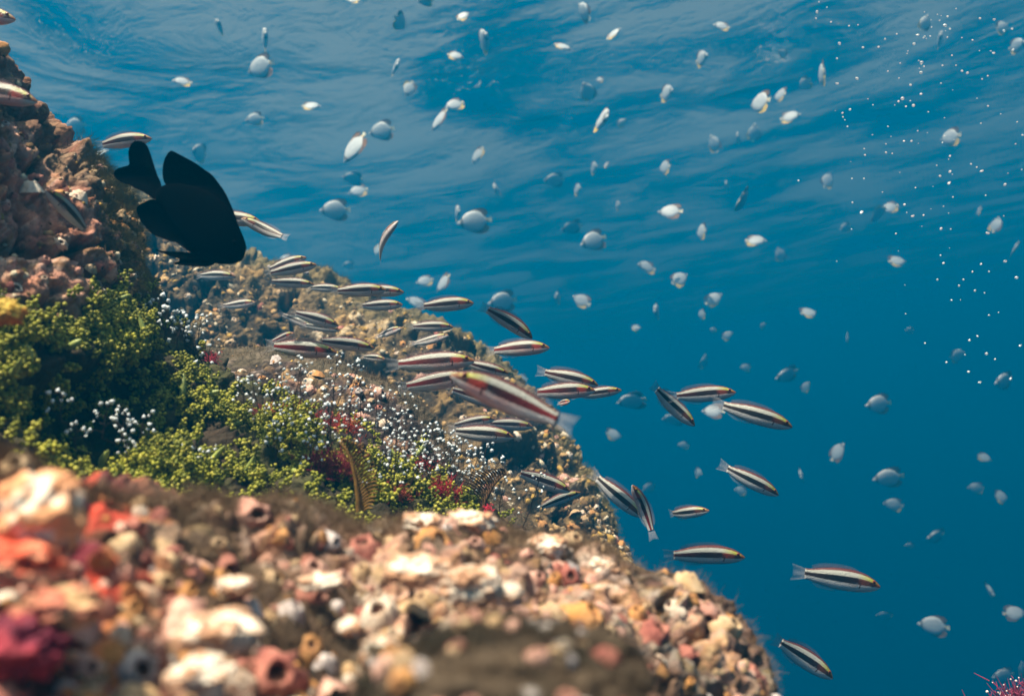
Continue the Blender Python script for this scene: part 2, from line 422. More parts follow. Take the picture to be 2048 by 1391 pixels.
WALL = sheet(
    [(-190, -60, .78), (-60, 60, .80), (0, 112, .82), (22, 150, .83), (60, 215, .85), (125, 285, .87), (190, 330, .89), (228, 372, .90), (252, 430, .90), (268, 490, .90), (282, 560, .90), (300, 600, .91), (350, 655, .92), (400, 715, .93), (450, 770, .94),
     (520, 815, .94), (600, 850, .94), (700, 885, .93), (800, 940, .93), (880, 1000, .92), (950, 1045, .92), (1000, 1090, .92)],
    [(-420, 700, .42), (-400, 800, .42), (-390, 900, .43), (-370, 960, .44), (-330, 1000, .45), (-250, 1040, .46), (-180, 1080, .47), (-120, 1110, .48), (-60, 1130, .5), (0, 1150, .51), (50, 1170, .52), (100, 1180, .53), (180, 1190, .54), (260, 1200, .55), (330, 1210, .56),
     (420, 1220, .57), (520, 1230, .58), (620, 1235, .6), (720, 1240, .62), (820, 1240, .64), (900, 1245, .66), (980, 1250, .68)],
    420, 190, 36, .30, 190, .62, relief_wall)
ROCK_B = rock_material("encrusted_rock_wall", 90, .004)
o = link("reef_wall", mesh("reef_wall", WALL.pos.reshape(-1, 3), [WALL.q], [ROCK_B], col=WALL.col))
tag(o, "steep reef wall at the left, pink above and green below", "reef", kind="structure")

# --- knoll in the middle ----------------------------------------------------
def relief_knoll(p, S):
    q_ = warp(p, 50, .018, 321); w1, c1 = worley(q_ * 48, 23); w2, c2 = worley(q_ * 120, 28)
    top = smooth(-S.s.ravel() + .06 * fbm(p * 30, 2, 77), -.10, -.03)
    h = fbm(p * 11, 3, 25) * .022 + np.clip(.75 - w1, 0, 1) * .016 * (.2 + c1) * (1 - .7 * top) + np.clip(.7 - w2, 0, 1) * .0045 + fbm(p * 190, 3, 26) * .0014
    cols = [(.028, .019, .020), (.07, .042, .038), (.28, .15, .11), (.60, .45, .40), (.42, .26, .13), (.16, .11, .06)]
    c = palette(c1, cols, [.5, .24, .06, .04, .04, .12])
    c = lerp(c, palette(c2, cols, [.4, .2, .1, .1, .05, .15]), np.where(w2 < .4, .6, .15)[:, None])
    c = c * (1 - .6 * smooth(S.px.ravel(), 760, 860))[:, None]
    c = lerp(c, np.array([.022, .014, .015]), smooth(w1, .45, .68)[:, None] * .8)
    c = lerp(c, np.array([.085, .065, .042]), (top * .9)[:, None])
    return h, np.clip(c, 0, 1)
KNOLL = sheet(
    [(300, 760, 1.20), (345, 712, 1.20), (390, 702, 1.20), (430, 704, 1.20), (500, 708, 1.2), (600, 715, 1.2), (690, 726, 1.19), (760, 750, 1.18), (820, 790, 1.16), (862, 842, 1.14), (892, 900, 1.12), (940, 960, 1.10), (1000, 1005, 1.08), (1050, 1045, 1.06), (1090, 1090, 1.05)],
    [(260, 1000, .98), (300, 1050, .97), (350, 1100, .96), (400, 1120, .95), (460, 1130, .94), (540, 1140, .93), (620, 1150, .92), (700, 1160, .91), (770, 1170, .90), (820, 1180, .89), (860, 1190, .88), (900, 1200, .88), (950, 1210, .87), (990, 1215, .87), (1030, 1220, .87)],
    300, 150, 34, .35, 120, .55, relief_knoll)
ROCK_C = rock_material("dark_knoll_rock", 80, .004)
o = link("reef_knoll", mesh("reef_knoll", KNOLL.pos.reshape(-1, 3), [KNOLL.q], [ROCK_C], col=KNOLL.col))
tag(o, "dark reef knoll with a brown turf top behind the green algae", "reef", kind="structure")

# --- big boulder behind -------------------------------------------------------
def relief_back(p, S):
    q_ = warp(p, 22, .05, 331); w1, c1 = worley(q_ * 17, 43); w2, c2 = worley(q_ * 52, 48)
    h = fbm(p * 4.2, 4, 45) * .07 + np.clip(.75 - w1, 0, 1) * .055 * (.1 + c1) + np.clip(.7 - w2, 0, 1) * .010 + fbm(p * 42, 4, 46) * .011
    turf = smooth(fbm(p * 7 + 4, 4, 83), -.2, .3)
    cols = [(.32, .19, .08), (.19, .11, .042), (.07, .04, .016), (.44, .26, .10), (.58, .42, .26), (.24, .16, .045)]
    c = palette(c1, cols, [.28, .24, .2, .12, .06, .1])
    c = lerp(c, palette(c2, [(.60, .48, .36), (.40, .24, .09), (.22, .15, .08), (.10, .07, .04), (.30, .2, .1)], [.14, .1, .3, .3, .16]), np.where(w2 < .4, .8, .25)[:, None])
    c = lerp(c, np.array([.028, .017, .009]), smooth(w1, .42, .68)[:, None] * .85)
    c = lerp(c, np.array([.20, .135, .068]), (turf * .5)[:, None])
    cr = cracks(p, 6.5, 421, .10); h = h - cr * .075
    c = c * (.45 + .75 * smooth(fbm(p * 5 + 2, 3, 422), -.35, .4))[:, None]
    c = lerp(c, np.array([.02, .013, .007]), (cr * .8)[:, None])
    rimo = smooth(-S.s.ravel() + .05 * fbm(p * 16, 2, 7), -.12, -.02)
    c = lerp(c, np.array([.17, .13, .055]), (rimo * .7)[:, None])
    return h, np.clip(c, 0, 1)
BACK = sheet(
    [(120, 400, 2.55), (200, 395, 2.55), (262, 400, 2.55), (340, 435, 2.52), (420, 470, 2.5), (500, 508, 2.48), (560, 527, 2.46), (640, 560, 2.44), (760, 597, 2.4), (850, 628, 2.36), (930, 667, 2.3), (990, 708, 2.25), (1050, 776, 2.18), (1100, 850, 2.1),
     (1150, 915, 2.02), (1183, 965, 1.98), (1208, 1015, 1.94), (1232, 1075, 1.9), (1255, 1150, 1.86), (1275, 1240, 1.84)],
    [(100, 900, 1.72), (160, 920, 1.72), (220, 940, 1.72), (290, 960, 1.71), (360, 980, 1.7), (430, 1000, 1.69), (500, 1020, 1.68), (570, 1040, 1.67), (640, 1060, 1.66), (710, 1080, 1.65), (780, 1100, 1.64), (840, 1130, 1.63), (900, 1160, 1.62), (950, 1190, 1.61),
     (1000, 1220, 1.6), (1040, 1240, 1.6), (1080, 1260, 1.6), (1110, 1280, 1.6), (1140, 1300, 1.6), (1170, 1330, 1.6)],
    430, 190, 40, .9, 150, .6, relief_back)
ROCK_D = rock_material("brown_boulder_rock", 42, .010)
o = link("reef_boulder", mesh("reef_boulder", BACK.pos.reshape(-1, 3), [BACK.q], [ROCK_D], col=BACK.col))
tag(o, "large brown reef boulder sloping down to the right behind the fish", "reef", kind="structure")
# ------------------------------------------------------------------ growth on the reef
def at_px(px, py, sheets=None, tol=9):
    """nearest-to-camera reef point drawn at photo pixel (px, py): position, normal"""
    best = None
    for S in (sheets or (FRONT, WALL, KNOLL, BACK)):
        q = np.hypot(S.px - px, S.py - py); q[:, :S.nb] = 1e9
        k = np.unravel_index(q.argmin(), q.shape)
        if q[k] > tol: continue
        p = S.pos[k]; d = p @ FV
        if best is None or d < best[0]: best = (d, p, S.n[k])
    return best
def barnacle_shape(seed, nr=20):
    r = np.random.default_rng(seed)
    th = np.arange(nr) / nr * 2 * np.pi
    rib = 1 + .13 * np.cos(th * 8 + r.uniform(0, 6)) + r.normal(0, .07, nr)
    lean = r.normal(0, .12, 2); el = 1 + r.uniform(-.15, .15)
    prof = [(1.25, -.5, 1), (1.08, -.05, 1), (.90, .30, 1), (.70, .62, .9), (.52, .86, .7), (.42, .88, .5), (.34, .68, .3), (.24, .56, .1)]
    v = []
    for rad, z, a in prof:
        k = 1 + (rib - 1) * a
        jz = r.normal(0, .07, nr) if z > .2 else 0
        v.append(np.stack([rad * k * np.cos(th) * el + lean[0] * z, rad * k * np.sin(th) / el + lean[1] * z, np.full(nr, z) + jz], 1))
    v.append(np.array([[lean[0] * .5, lean[1] * .5, .54]]))
    v = np.concatenate(v)
    i, j = np.meshgrid(np.arange(len(prof) - 1), np.arange(nr), indexing='ij'); j2 = (j + 1) % nr
    q = np.stack([i * nr + j, i * nr + j2, (i + 1) * nr + j2, (i + 1) * nr + j], -1).reshape(-1, 4)
    mi = np.where(np.arange(len(q)) // nr >= 6, 1, 0)
    c = len(v) - 1; b = (len(prof) - 1) * nr
    t = np.stack([b + np.arange(nr), b + (np.arange(nr) + 1) % nr, np.full(nr, c)], 1)
    return v, q, t, np.concatenate([mi, np.ones(nr, int)])
def shell_mat(name, a, b, base, sc=260):
    m = Mat(name); co = m.coord("Object"); g = m.n("NewGeometry")
    nz = m.noise(g.outputs["Position"], sc, 5, .65); n2 = m.noise(g.outputs["Position"], sc * .35, 3)
    col = m.mix(m.ramp(n2.outputs[0], [(.38, (0, 0, 0)), (.62, (1, 1, 1))]), a, b)
    sep = m.n("SeparateXYZ"); m.l(co, sep.inputs[0])
    col = m.mix(m.ramp(nz.outputs[0], [(.50, (0, 0, 0)), (.68, (.8, .8, .8))]), col, base)
    m.l(col, m.b.inputs["Base Color"]); m.set(m.b, Roughness=.8, Specular_IOR_Level=.25)
    m.l(m.bump(nz.outputs[0], .7, .0012), m.b.inputs["Normal"]); return m.m
SHELLS = [("chalk white", shell_mat("shell_white", (.72, .62, .54), (.60, .44, .34), (.30, .16, .11))),
          ("pale pink", shell_mat("shell_pink", (.62, .38, .31), (.50, .24, .19), (.20, .08, .065))),
          ("tan", shell_mat("shell_tan", (.44, .28, .15), (.54, .38, .25), (.18, .09, .05))),
          ("orange", shell_mat("shell_orange", (.54, .25, .08), (.46, .23, .10), (.26, .08, .03))),
          ("dusky red", shell_mat("shell_red", (.28, .085, .07), (.42, .17, .13), (.11, .03, .03))),
          ("mauve grey", shell_mat("shell_grey", (.42, .36, .37), (.56, .47, .46), (.18, .13, .12)))]
HOLE = simple("barnacle_opening", (.085, .04, .03), .9, .1, .4, 300)
BSH = [barnacle_shape(100 + k) for k in range(6)]
BME = [[mesh("barnacle", v, [q, t], [sm, HOLE], midx=mi) for (v, q, t, mi) in BSH] for _, sm in SHELLS]
# 290 largest: each an object
def front_zone(px, py):
    if px < 330: return "around the red sponges in the near left corner"
    if px > 1230: return "on the ledge's right shoulder against the blue water"
    if py < 1130: return "along the top of the near ledge below the green algae"
    return "on the blurred near face of the ledge"
S = FRONT
face = (S.s > .005)
clump = fbm(S.pos.reshape(-1, 3) * 30 + 2, 3, 71).reshape(S.shape)
inview = (S.px > -60) & (S.px < 1640) & (S.py < 1440)
turfy = (np.hypot((S.px - 660) / 250., (S.py - 1300) / 60.) < 1).astype(float)
wgt = face * inview * (1 - .9 * smooth(.15 - S.s, -.02, .04) * smooth(-S.px, -500, -320)) * (smooth(clump, -.35, .25) * .9 + .1) * (1 - .75 * turfy) * (np.linalg.norm(S.pos, axis=2) ** -2)
ks = pick(S, 2600, wgt); taken = []; nb_ = 0
pos, nrm = S.pos.reshape(-1, 3), S.n.reshape(-1, 3)
for k in ks:
    if nb_ >= 210: break
    p = pos[k]; sz = float(np.clip(rng.lognormal(math.log(.0047), .38), .0026, .0098))
    if any(np.dot(p - t, p - t) < (.75 * (sz + ts)) ** 2 for t, ts in taken): continue
    taken.append((p, sz)); nb_ += 1
    px, py = S.px.ravel()[k], S.py.ravel()[k]
    c = int(rng.choice(6, p=[.04, .14, .08, .22, .48, .04] if px < 330 else [.10, .25, .25, .17, .17, .06]))
    o = link("barnacle", BME[c][int(rng.integers(6))])
    n = nrm[k] * .75 + rng.normal(0, .25, 3) + np.array([0, -.12, .25]) * .6
    p = p - nrm[k] * sz * .32
    o.matrix_world = Matrix(frames(p[None], n[None], np.array([[sz, sz, sz * rng.uniform(.75, 1.35)]]))[0].tolist())
    z = front_zone(px, py)
    tag(o, f"{SHELLS[c][0]} barnacle {z}", "barnacle", f"{SHELLS[c][0]} barnacles {z}")
# the rest of the crust: one object
sp = [Soup() for _ in range(1)][0]
def crust(S, n, w, lo, hi, probs, hz=(.6, 1.2)):
    k = pick(S, n, w); p = S.pos.reshape(-1, 3)[k]; nn = S.n.reshape(-1, 3)[k] + rng.normal(0, .3, (n, 3))
    sz = lo * (hi / lo) ** (rng.random(n) ** 1.7); cm = rng.choice(6, n, p=probs); sh = rng.integers(0, 6, n)
    for a in range(6):
        for b in range(6):
            q = np.where((cm == a) & (sh == b))[0]
            if not len(q): continue
            v, f4, f3, mi = BSH[b]
            s3 = np.stack([sz[q], sz[q], sz[q] * rng.uniform(*hz, len(q))], 1)
            M = frames(p[q], nn[q], s3)
            h4, o4 = f4[mi[:len(f4)] == 0], np.concatenate([f4[mi[:len(f4)] == 1]])
            tv, tf = tile(v, [h4], M); sp.add(tv, tf, a); n0 = sp.n - len(tv)
            _, tf2 = tile(v, [o4, f3], M)
            for f in tf2:
                f = f + n0
                (sp.q if f.shape[1] == 4 else sp.t).append(f); (sp.qm if f.shape[1] == 4 else sp.tm).append(np.full(len(f), 6))
crust(FRONT, 420, wgt, .0012, .0036, [.08, .24, .25, .17, .20, .06])
crust(WALL, 80, (WALL.s > .0) * (1 - WALL.green) * (1 - .8 * WALL.rim) * (WALL.px > -80), .003, .0075, [.14, .34, .16, .14, .20, .02])
crust(WALL, 90, (WALL.s > .0) * WALL.rim, .003, .006, [.1, .1, .5, .2, .05, .05])
crust(KNOLL, 70, (KNOLL.s > .03) * smooth(fbm(KNOLL.pos.reshape(-1, 3) * 18, 2, 5).reshape(KNOLL.shape), -.1, .3) * (KNOLL.py < 860) * (1 - .9 * smooth(KNOLL.px, 770, 830)), .003, .008, [.16, .3, .22, .2, .04, .08])
bw = (BACK.s > -.02) * (smooth(fbm(BACK.pos.reshape(-1, 3) * 8, 3, 5).reshape(BACK.shape), -.35, .35) + .12)
crust(BACK, 550, bw, .004, .0115, [.17, .15, .36, .2, .05, .07], (.5, 1.0))
o = link("barnacle_crust", sp.build("barnacle_crust", [m for _, m in SHELLS] + [HOLE]))
tag(o, "crust of small barnacles covering all the reef rocks", "barnacles", kind="stuff")

# pale broken shells and coralline chips on the boulder and knoll
iv, itf = ico(1); sp = Soup()
for (S, n, w, lo, hi) in ((BACK, 4500, bw, .003, .012), (KNOLL, 90, (KNOLL.s > .0) * (KNOLL.py < 980.) * (1 - .9 * smooth(KNOLL.px, 770, 830)), .0015, .004), (WALL, 500, (WALL.s > 0) * (1 - WALL.green), .0015, .005)):
    k = pick(S, n, w); sz = lo * (hi / lo) ** (rng.random(n) ** 1.6)
    s3 = np.stack([sz * rng.uniform(.6, 1.3, n), sz * rng.uniform(.6, 1.3, n), sz * rng.uniform(.35, .9, n)], 1)
    M = frames(S.pos.reshape(-1, 3)[k], S.n.reshape(-1, 3)[k] + rng.normal(0, .35, (n, 3)), s3)
    c = rng.choice(4, n, p=[.25, .3, .25, .2])
    for a in range(4):
        for b in range(4):
            q = np.where((c == a) & (np.arange(n) % 4 == b))[0]
            if len(q):
                jv = iv * np.random.default_rng(b).uniform(.6, 1.3, (len(iv), 1))
                sp.add(*tile(jv, itf, M[q]), a)
o = link("shell_fragments", sp.build("shell_fragments", [simple("chip_cream", (.55, .45, .33), .8, .2, .3, 200), simple("chip_tan", (.42, .26, .12), .85, .2, .4, 200),
         simple("chip_ochre", (.40, .24, .06), .85, .2, .4, 200), simple("chip_brown", (.13, .075, .035), .9, .2, .4, 200)], smooth=False))
tag(o, "broken shells and coralline chips scattered over the boulder and knoll", "shell fragments", kind="stuff")

# brown turf: fine hairs
def hairs(S, n, w, ln, wd, seed, lay=.5):
    k = pick(S, n, w); p = S.pos.reshape(-1, 3)[k]; nn = S.n.reshape(-1, 3)[k]
    r = np.random.default_rng(seed)
    d = nn + r.normal(0, lay, (n, 3)) + np.array([.25, 0, .2]); d /= np.linalg.norm(d, axis=1)[:, None]
    L = ln * r.uniform(.35, 1.2, n)[:, None]; sd = np.cross(d, p); sd /= np.linalg.norm(sd, axis=1)[:, None]
    b = r.normal(0, .35, (n, 3))
    a0 = p - d * L * .1; a1 = p + d * L * .5 + b * L * .18; a2 = p + d * L + b * L * .55
    v = np.stack([a0 - sd * wd, a0 + sd * wd, a1 - sd * wd * .8, a1 + sd * wd * .8, a2], 1).reshape(-1, 3)
    o_ = np.arange(n)[:, None] * 5
    return v, [o_ + np.array([[0, 1, 3, 2]]), o_ + np.array([[2, 3, 4]])]
sp = Soup()
tA = smooth(fbm(FRONT.pos.reshape(-1, 3) * 20 + 3, 3, 31), .05, .4).reshape(FRONT.shape)
fc = smooth(-np.abs(FRONT.s + .02), -.10, 0)
sp.add(*hairs(FRONT, 17000, fc * (FRONT.px > -100) * (1 - .92 * smooth(FRONT.px, 1050, 1350)), .0075, .00010, 1), 0)
sp.add(*hairs(FRONT, 9000, (FRONT.s > 0) * tA * (FRONT.py < 1430), .0045, .00008, 2), 0)
kt = smooth(-KNOLL.s, -.05, -.005) * (KNOLL.s > -.7)
sp.add(*hairs(KNOLL, 9000, kt, .010, .00016, 3), 0)
sp.add(*hairs(KNOLL, 5000, (KNOLL.s > 0) * 1., .007, .00014, 4), 1)
sp.add(*hairs(BACK, 9000, smooth(-np.abs(BACK.s), -.05, 0), .016, .0003, 5), 2)
sp.add(*hairs(BACK, 6000, (BACK.s > 0) * smooth(fbm(BACK.pos.reshape(-1, 3) * 7 + 4, 4, 83), -.2, .3).reshape(BACK.shape), .013, .0003, 6), 0)
sp.add(*hairs(WALL, 9000, WALL.rim * (WALL.s > -.25), .012, .00016, 7), 2)
sp.add(*hairs(WALL, 5000, (WALL.s > 0) * (1 - WALL.green), .006, .00012, 8), 0)
o = link("turf_algae", sp.build("turf_algae", [simple("turf_brown", (.17, .112, .072), .9, .1, .4, 40), simple("turf_dark", (.05, .035, .03), .9, .1, .4, 40), simple("turf_olive", (.17, .13, .05), .9, .1, .4, 40)]))
tag(o, "fuzzy brown turf algae on the crests of the rocks", "turf algae", kind="stuff")

# sea grapes: beaded fronds over the green slope
def bead_mat():
    m = Mat("sea_grape_green"); g = m.n("NewGeometry")
    c = m.ramp(g.outputs["Random Per Island"], [(0, (.10, .11, .010)), (.35, (.22, .225, .018)), (.7, (.35, .33, .03)), (1, (.50, .44, .09))])
    nz = m.noise(g.outputs["Position"], 22, 3)
    c = m.mix(1.0, c, m.ramp(nz.outputs[0], [(.3, (.5, .54, .45)), (.65, (1.1, 1.1, 1.0))]), 'MULTIPLY')
    m.l(c, m.b.inputs["Base Color"]); m.set(m.b, Roughness=.5, Specular_IOR_Level=.25)
    m.b.inputs["Subsurface Weight"].default_value = .12; m.b.inputs["Subsurface Radius"].default_value = (.002, .002, .0005)
    return m.m
BEAD = bead_mat()
BLADE = simple("sea_grape_runner", (.26, .30, .08), .45, .4, .3, 90)
sp = Soup()
dens = fbm(WALL.pos.reshape(-1, 3) * 22, 3, 91).reshape(WALL.shape)
cave = WALL.cav
gw = WALL.green * (WALL.s > -.06) * (smooth(dens, -.2, .2) + .06) * (1 - .93 * cave) * (WALL.px > -60) * (WALL.py < 1090)
gw = gw / np.maximum(np.linalg.norm(WALL.pos, axis=2), .3) ** 2
nf = 2900
k = pick(WALL, nf, gw)
bp, bd, br = [], [], []
for q in k:
    p, n = WALL.pos.reshape(-1, 3)[q], WALL.n.reshape(-1, 3)[q]
    ax = n * .7 + rng.normal(0, .55, 3) + np.array([.15, -.1, .35]); ax /= np.linalg.norm(ax)
    L = rng.uniform(.006, .019); nb2 = int(rng.integers(7, 17)); side = np.cross(ax, rng.normal(0, 1, 3)); side /= np.linalg.norm(side); s2 = np.cross(ax, side)
    r0_ = rng.uniform(.0015, .0024)
    for b in range(nb2):
        t = b / nb2; a = b * 2.4
        bp.append(p + ax * (L * t) + (side * math.cos(a) + s2 * math.sin(a)) * r0_ * 1.25 * (1 - .3 * t)); br.append(r0_ * rng.uniform(.75, 1.2) * (1 - .25 * t))
bp, br = np.array(bp), np.array(br)
sp.add(*tile(iv, itf, frames(bp, rng.normal(0, 1, (len(bp), 3)), br)), 0)
# a few loose clusters among the red algae on the knoll side
kk = [(640, 830), (655, 845), (720, 840), (735, 850), (748, 862), (745, 880), (762, 885), (590, 905), (600, 915), (820, 985), (835, 990), (845, 1000), (850, 880), (560, 905), (780, 990), (790, 960), (705, 870), (690, 905)]
for (x, y) in kk:
    b = at_px(x, y, (WALL, KNOLL), 20)
    if b is None: continue
    c0 = b[1] - np.array(fwd) * .03
    n = 34; q = c0 + rng.normal(0, .0042, (n, 3)); sp.add(*tile(iv, itf, frames(q, rng.normal(0, 1, (n, 3)), rng.uniform(.0016, .0024, n))), 0)
# smooth runners / blades
for q in pick(WALL, 34, gw * (WALL.py < 1000)):
    p, n = WALL.pos.reshape(-1, 3)[q], WALL.n.reshape(-1, 3)[q]
    d = n * .6 + rng.normal(0, .7, 3) + np.array([.3, 0, .2]); d /= np.linalg.norm(d); b = rng.normal(0, .5, 3); L = rng.uniform(.010, .022)
    t = np.linspace(0, 1, 7)[:, None]; pts = p + n * .004 + d * t * L + b * t ** 2 * L * .45
    v, f = tube(pts, .0024 * np.array([.7, 1, 1.1, 1.1, 1, .75, .25]), 7); sp.add(v, [f], 1)
o = link("sea_grapes", sp.build("sea_grapes", [BEAD, BLADE]))
tag(o, "mat of green beaded sea grape algae on the left slope", "green algae", kind="stuff")

# white-tipped hydroid sprigs
STEM = simple("hydroid_stem", (.035, .022, .018), .7, .2, .3, 300)
POLYP = simple("hydroid_polyp", (.62, .65, .70), .9, .05, .12, 500)
spk = iv * np.where(np.arange(len(iv)) % 2 == 0, 1.25, .72)[:, None]
def sprig(x, y, h, lean, nbr, label, sheets=(WALL, KNOLL), lift=.012, rad=.0016):
    b = at_px(x, y, sheets, 40)
    d = b[0] - lift; p0 = np.array(P(x, y, d)); k = d / FPX
    U = UV_ * math.cos(lean) + RV * math.sin(lean)
    root = link("hydroid_sprig", None); root.location = p0; root.empty_display_size = .01
    tag(root, label, "hydroid", "white tipped hydroid sprigs")
    r = np.random.default_rng(int(x * 7 + y))
    t = np.linspace(0, 1, 9); bend = r.normal(0, .10); wob = np.cumsum(r.normal(0, .012, 9))
    H = h * k
    pts = U * (t * H)[:, None] + RV * ((bend * t ** 2 + wob) * H)[:, None] + FV * (r.normal(0, .06) * t * H)[:, None]
    pts[0] -= UV_ * .004 - FV * (lift + .004)
    s = Soup(); v, f = tube(pts, np.linspace(.00065, .00032, 9), 5); s.add(v, [f])
    pp, pr = [], []
    nbr = int(nbr * .72)
    for q in range(nbr):
        tt = .22 + .78 * (q + r.random() * .6) / nbr
        c = np.array([np.interp(tt, t, pts[:, m]) for m in range(3)])
        side = 1 if q % 2 else -1
        dr = RV * side * r.uniform(.5, 1) + UV_ * r.uniform(.25, .95) + FV * r.normal(0, .5)
        dr /= np.linalg.norm(dr); L = r.uniform(14, 38) * k * (1.1 - .5 * tt)
        e = c + dr * L; m_ = c + dr * L * .5 + UV_ * L * r.normal(0, .08)
        v, f = tube(np.stack([c, m_, e]), [.00028, .00022, .0002], 4); s.add(v, [f])
        pp.append(e); pr.append(rad * r.uniform(.7, 1.25))
        for _ in range(int(r.integers(0, 2))):
            a = r.uniform(.5, .95); pp.append(c + dr * L * a + r.normal(0, 1, 3) * .0022); pr.append(rad * r.uniform(.45, .95))
    pp.append(pts[-1]); pr.append(rad)
    link("stem", s.build("stem", [STEM]), root)
    s = Soup(); s.add(*tile(spk, itf, frames(np.array(pp), r.normal(0, 1, (len(pp), 3)), np.array(pr))))
    link("polyps", s.build("polyps", [POLYP]), root)
G1 = "white tipped hydroid sprig among the cluster in front of the dark knoll"
G2 = "white tipped hydroid sprig over the red and green algae left of the feather"
G3 = "white tipped hydroid sprig standing between the two brown feathers"
G4 = "small white tipped hydroid sprig on the green slope under the black fish"
G5 = "small white tipped hydroid sprig in the dark hollow of the green slope"
for x, y, h, le, n in [(498, 858, 95, -.05, 13), (520, 880, 130, -.12, 16), (548, 868, 130, .05, 16), (572, 905, 190, .12, 22), (590, 930, 150, -.1, 17), (612, 890, 160, -.08, 18), (628, 940, 140, .05, 17),
                       (648, 905, 185, .16, 20), (662, 925, 120, -.12, 14), (560, 940, 100, -.2, 12), (690, 930, 130, .1, 15), (610, 960, 90, .2, 10)]:
    sprig(x, y, h, le, n, G2)
for x, y, h, le, n in [(716, 885, 130, .15, 16), (738, 930, 150, .2, 18), (760, 900, 120, .1, 15), (782, 935, 150, .22, 18), (806, 930, 110, .05, 15), (700, 850, 120, .1, 13), (832, 945, 100, .25, 14), (855, 955, 95, .0, 13), (880, 965, 90, .25, 13), (660, 850, 140, .08, 14)]:
    sprig(x, y, h, le, n, G1)
for x, y, h, le, n in [(785, 1005, 165, .14, 20), (812, 1000, 120, .28, 15), (842, 1005, 150, .2, 18), (866, 1010, 140, -.05, 17), (892, 1012, 125, .1, 16), (915, 1000, 100, .2, 14), (775, 960, 100, .35, 12), (935, 1010, 130, .35, 15), (955, 1015, 105, .3, 14), (735, 1000, 110, .3, 12), (905, 985, 105, .3, 15), (930, 985, 95, .35, 15), (950, 1000, 85, .3, 13), (875, 960, 100, .3, 14), (970, 1020, 80, .4, 12)]:
    sprig(x, y, h, le, n, G3)
sprig(1042, 1062, 125, .38, 12, "white tipped hydroid sprig alone at the right end, below the lowest pair of wrasse")
sprig(1000, 1050, 95, .1, 11, "white tipped hydroid sprig just right of the lower brown feather")
for x, y, h, le, n in [(330, 690, 75, .1, 11), (352, 705, 80, .2, 11), (372, 700, 70, -.1, 10), (395, 720, 90, .05, 12), (310, 650, 60, .15, 9), (415, 760, 70, .1, 9)]:
    sprig(x, y, h, le, n, G4, rad=.0020)
for x, y, h, le, n in [(120, 850, 70, .1, 8), (150, 905, 60, -.1, 7), (205, 885, 80, .2, 11), (240, 890, 70, .1, 11), (255, 930, 70, -.1, 10), (275, 900, 70, .3, 9), (380, 940, 45, .1, 8), (400, 950, 50, .3, 8)]:
    sprig(x, y, h, le, n, G5, rad=.0016, lift=.02)

# brown feather hydroids
FEA = simple("feather_brown", (.20, .105, .025), .55, .3, .35, 120)
def feather(path, tips, d, n, label, mat):
    d = min(at_px(x_, min(y_, 1015), (WALL, KNOLL), 60)[0] for x_, y_ in path[:2]) - .05
    c0 = np.array(P(*path[0], d)); root = link("feather_hydroid", None); root.location = c0
    tag(root, label, "feather hydroid", "brown feather hydroids")
    w = catmull([(x, y, 0) for x, y in path], 40); W3 = PN(w[:, 0], w[:, 1], np.full(40, d)) - c0
    v, f = tube(W3, np.linspace(.0026, .001, 40), 7)
    link("rachis", mesh("rachis", v, [f], [mat]), root)
    te = catmull([(x, y, 0) for x, y in tips], 40); T3 = PN(te[:, 0], te[:, 1], np.full(40, d - .012)) - c0
    s = Soup()
    for q in range(n):
        t = (q + .6) / n; a = np.array([np.interp(t * 39, range(40), W3[:, m]) for m in range(3)])
        b = np.array([np.interp(min(39, t * 39 + 1.5), range(40), T3[:, m]) for m in range(3)])
        u = np.linspace(0, 1, 7)[:, None]; nrm_ = (W3[-1] - W3[0]); nrm_ /= np.linalg.norm(nrm_)
        pts = a + (b - a) * u + nrm_ * (np.sin(u * 2.6) * .18 + .02 * u) * np.linalg.norm(b - a) * .6 + FV * .006 * np.sin(u * 3.1)
        v, f = tube(pts, .00105 * np.array([1, 1, .95, .9, .8, .6, .25]), 5); s.add(v, [f])
    link("pinnae", s.build("pinnae", [mat]), root)
feather([(718, 1035), (717, 1000), (712, 960), (704, 925), (692, 898), (678, 884)], [(742, 1030), (757, 985), (754, 945), (745, 915), (728, 893), (690, 880)], .86, 24,
        "tall brown feather hydroid curving up at the centre of the green algae", FEA)
feather([(962, 1030), (973, 995), (988, 968), (1000, 955), (1013, 946)], [(905, 1012), (908, 975), (930, 950), (965, 940), (1000, 938)], .88, 20,
        "low brown feather hydroid leaning right beside red algae", simple("feather_violet", (.14, .07, .035), .55, .3, .35, 120))

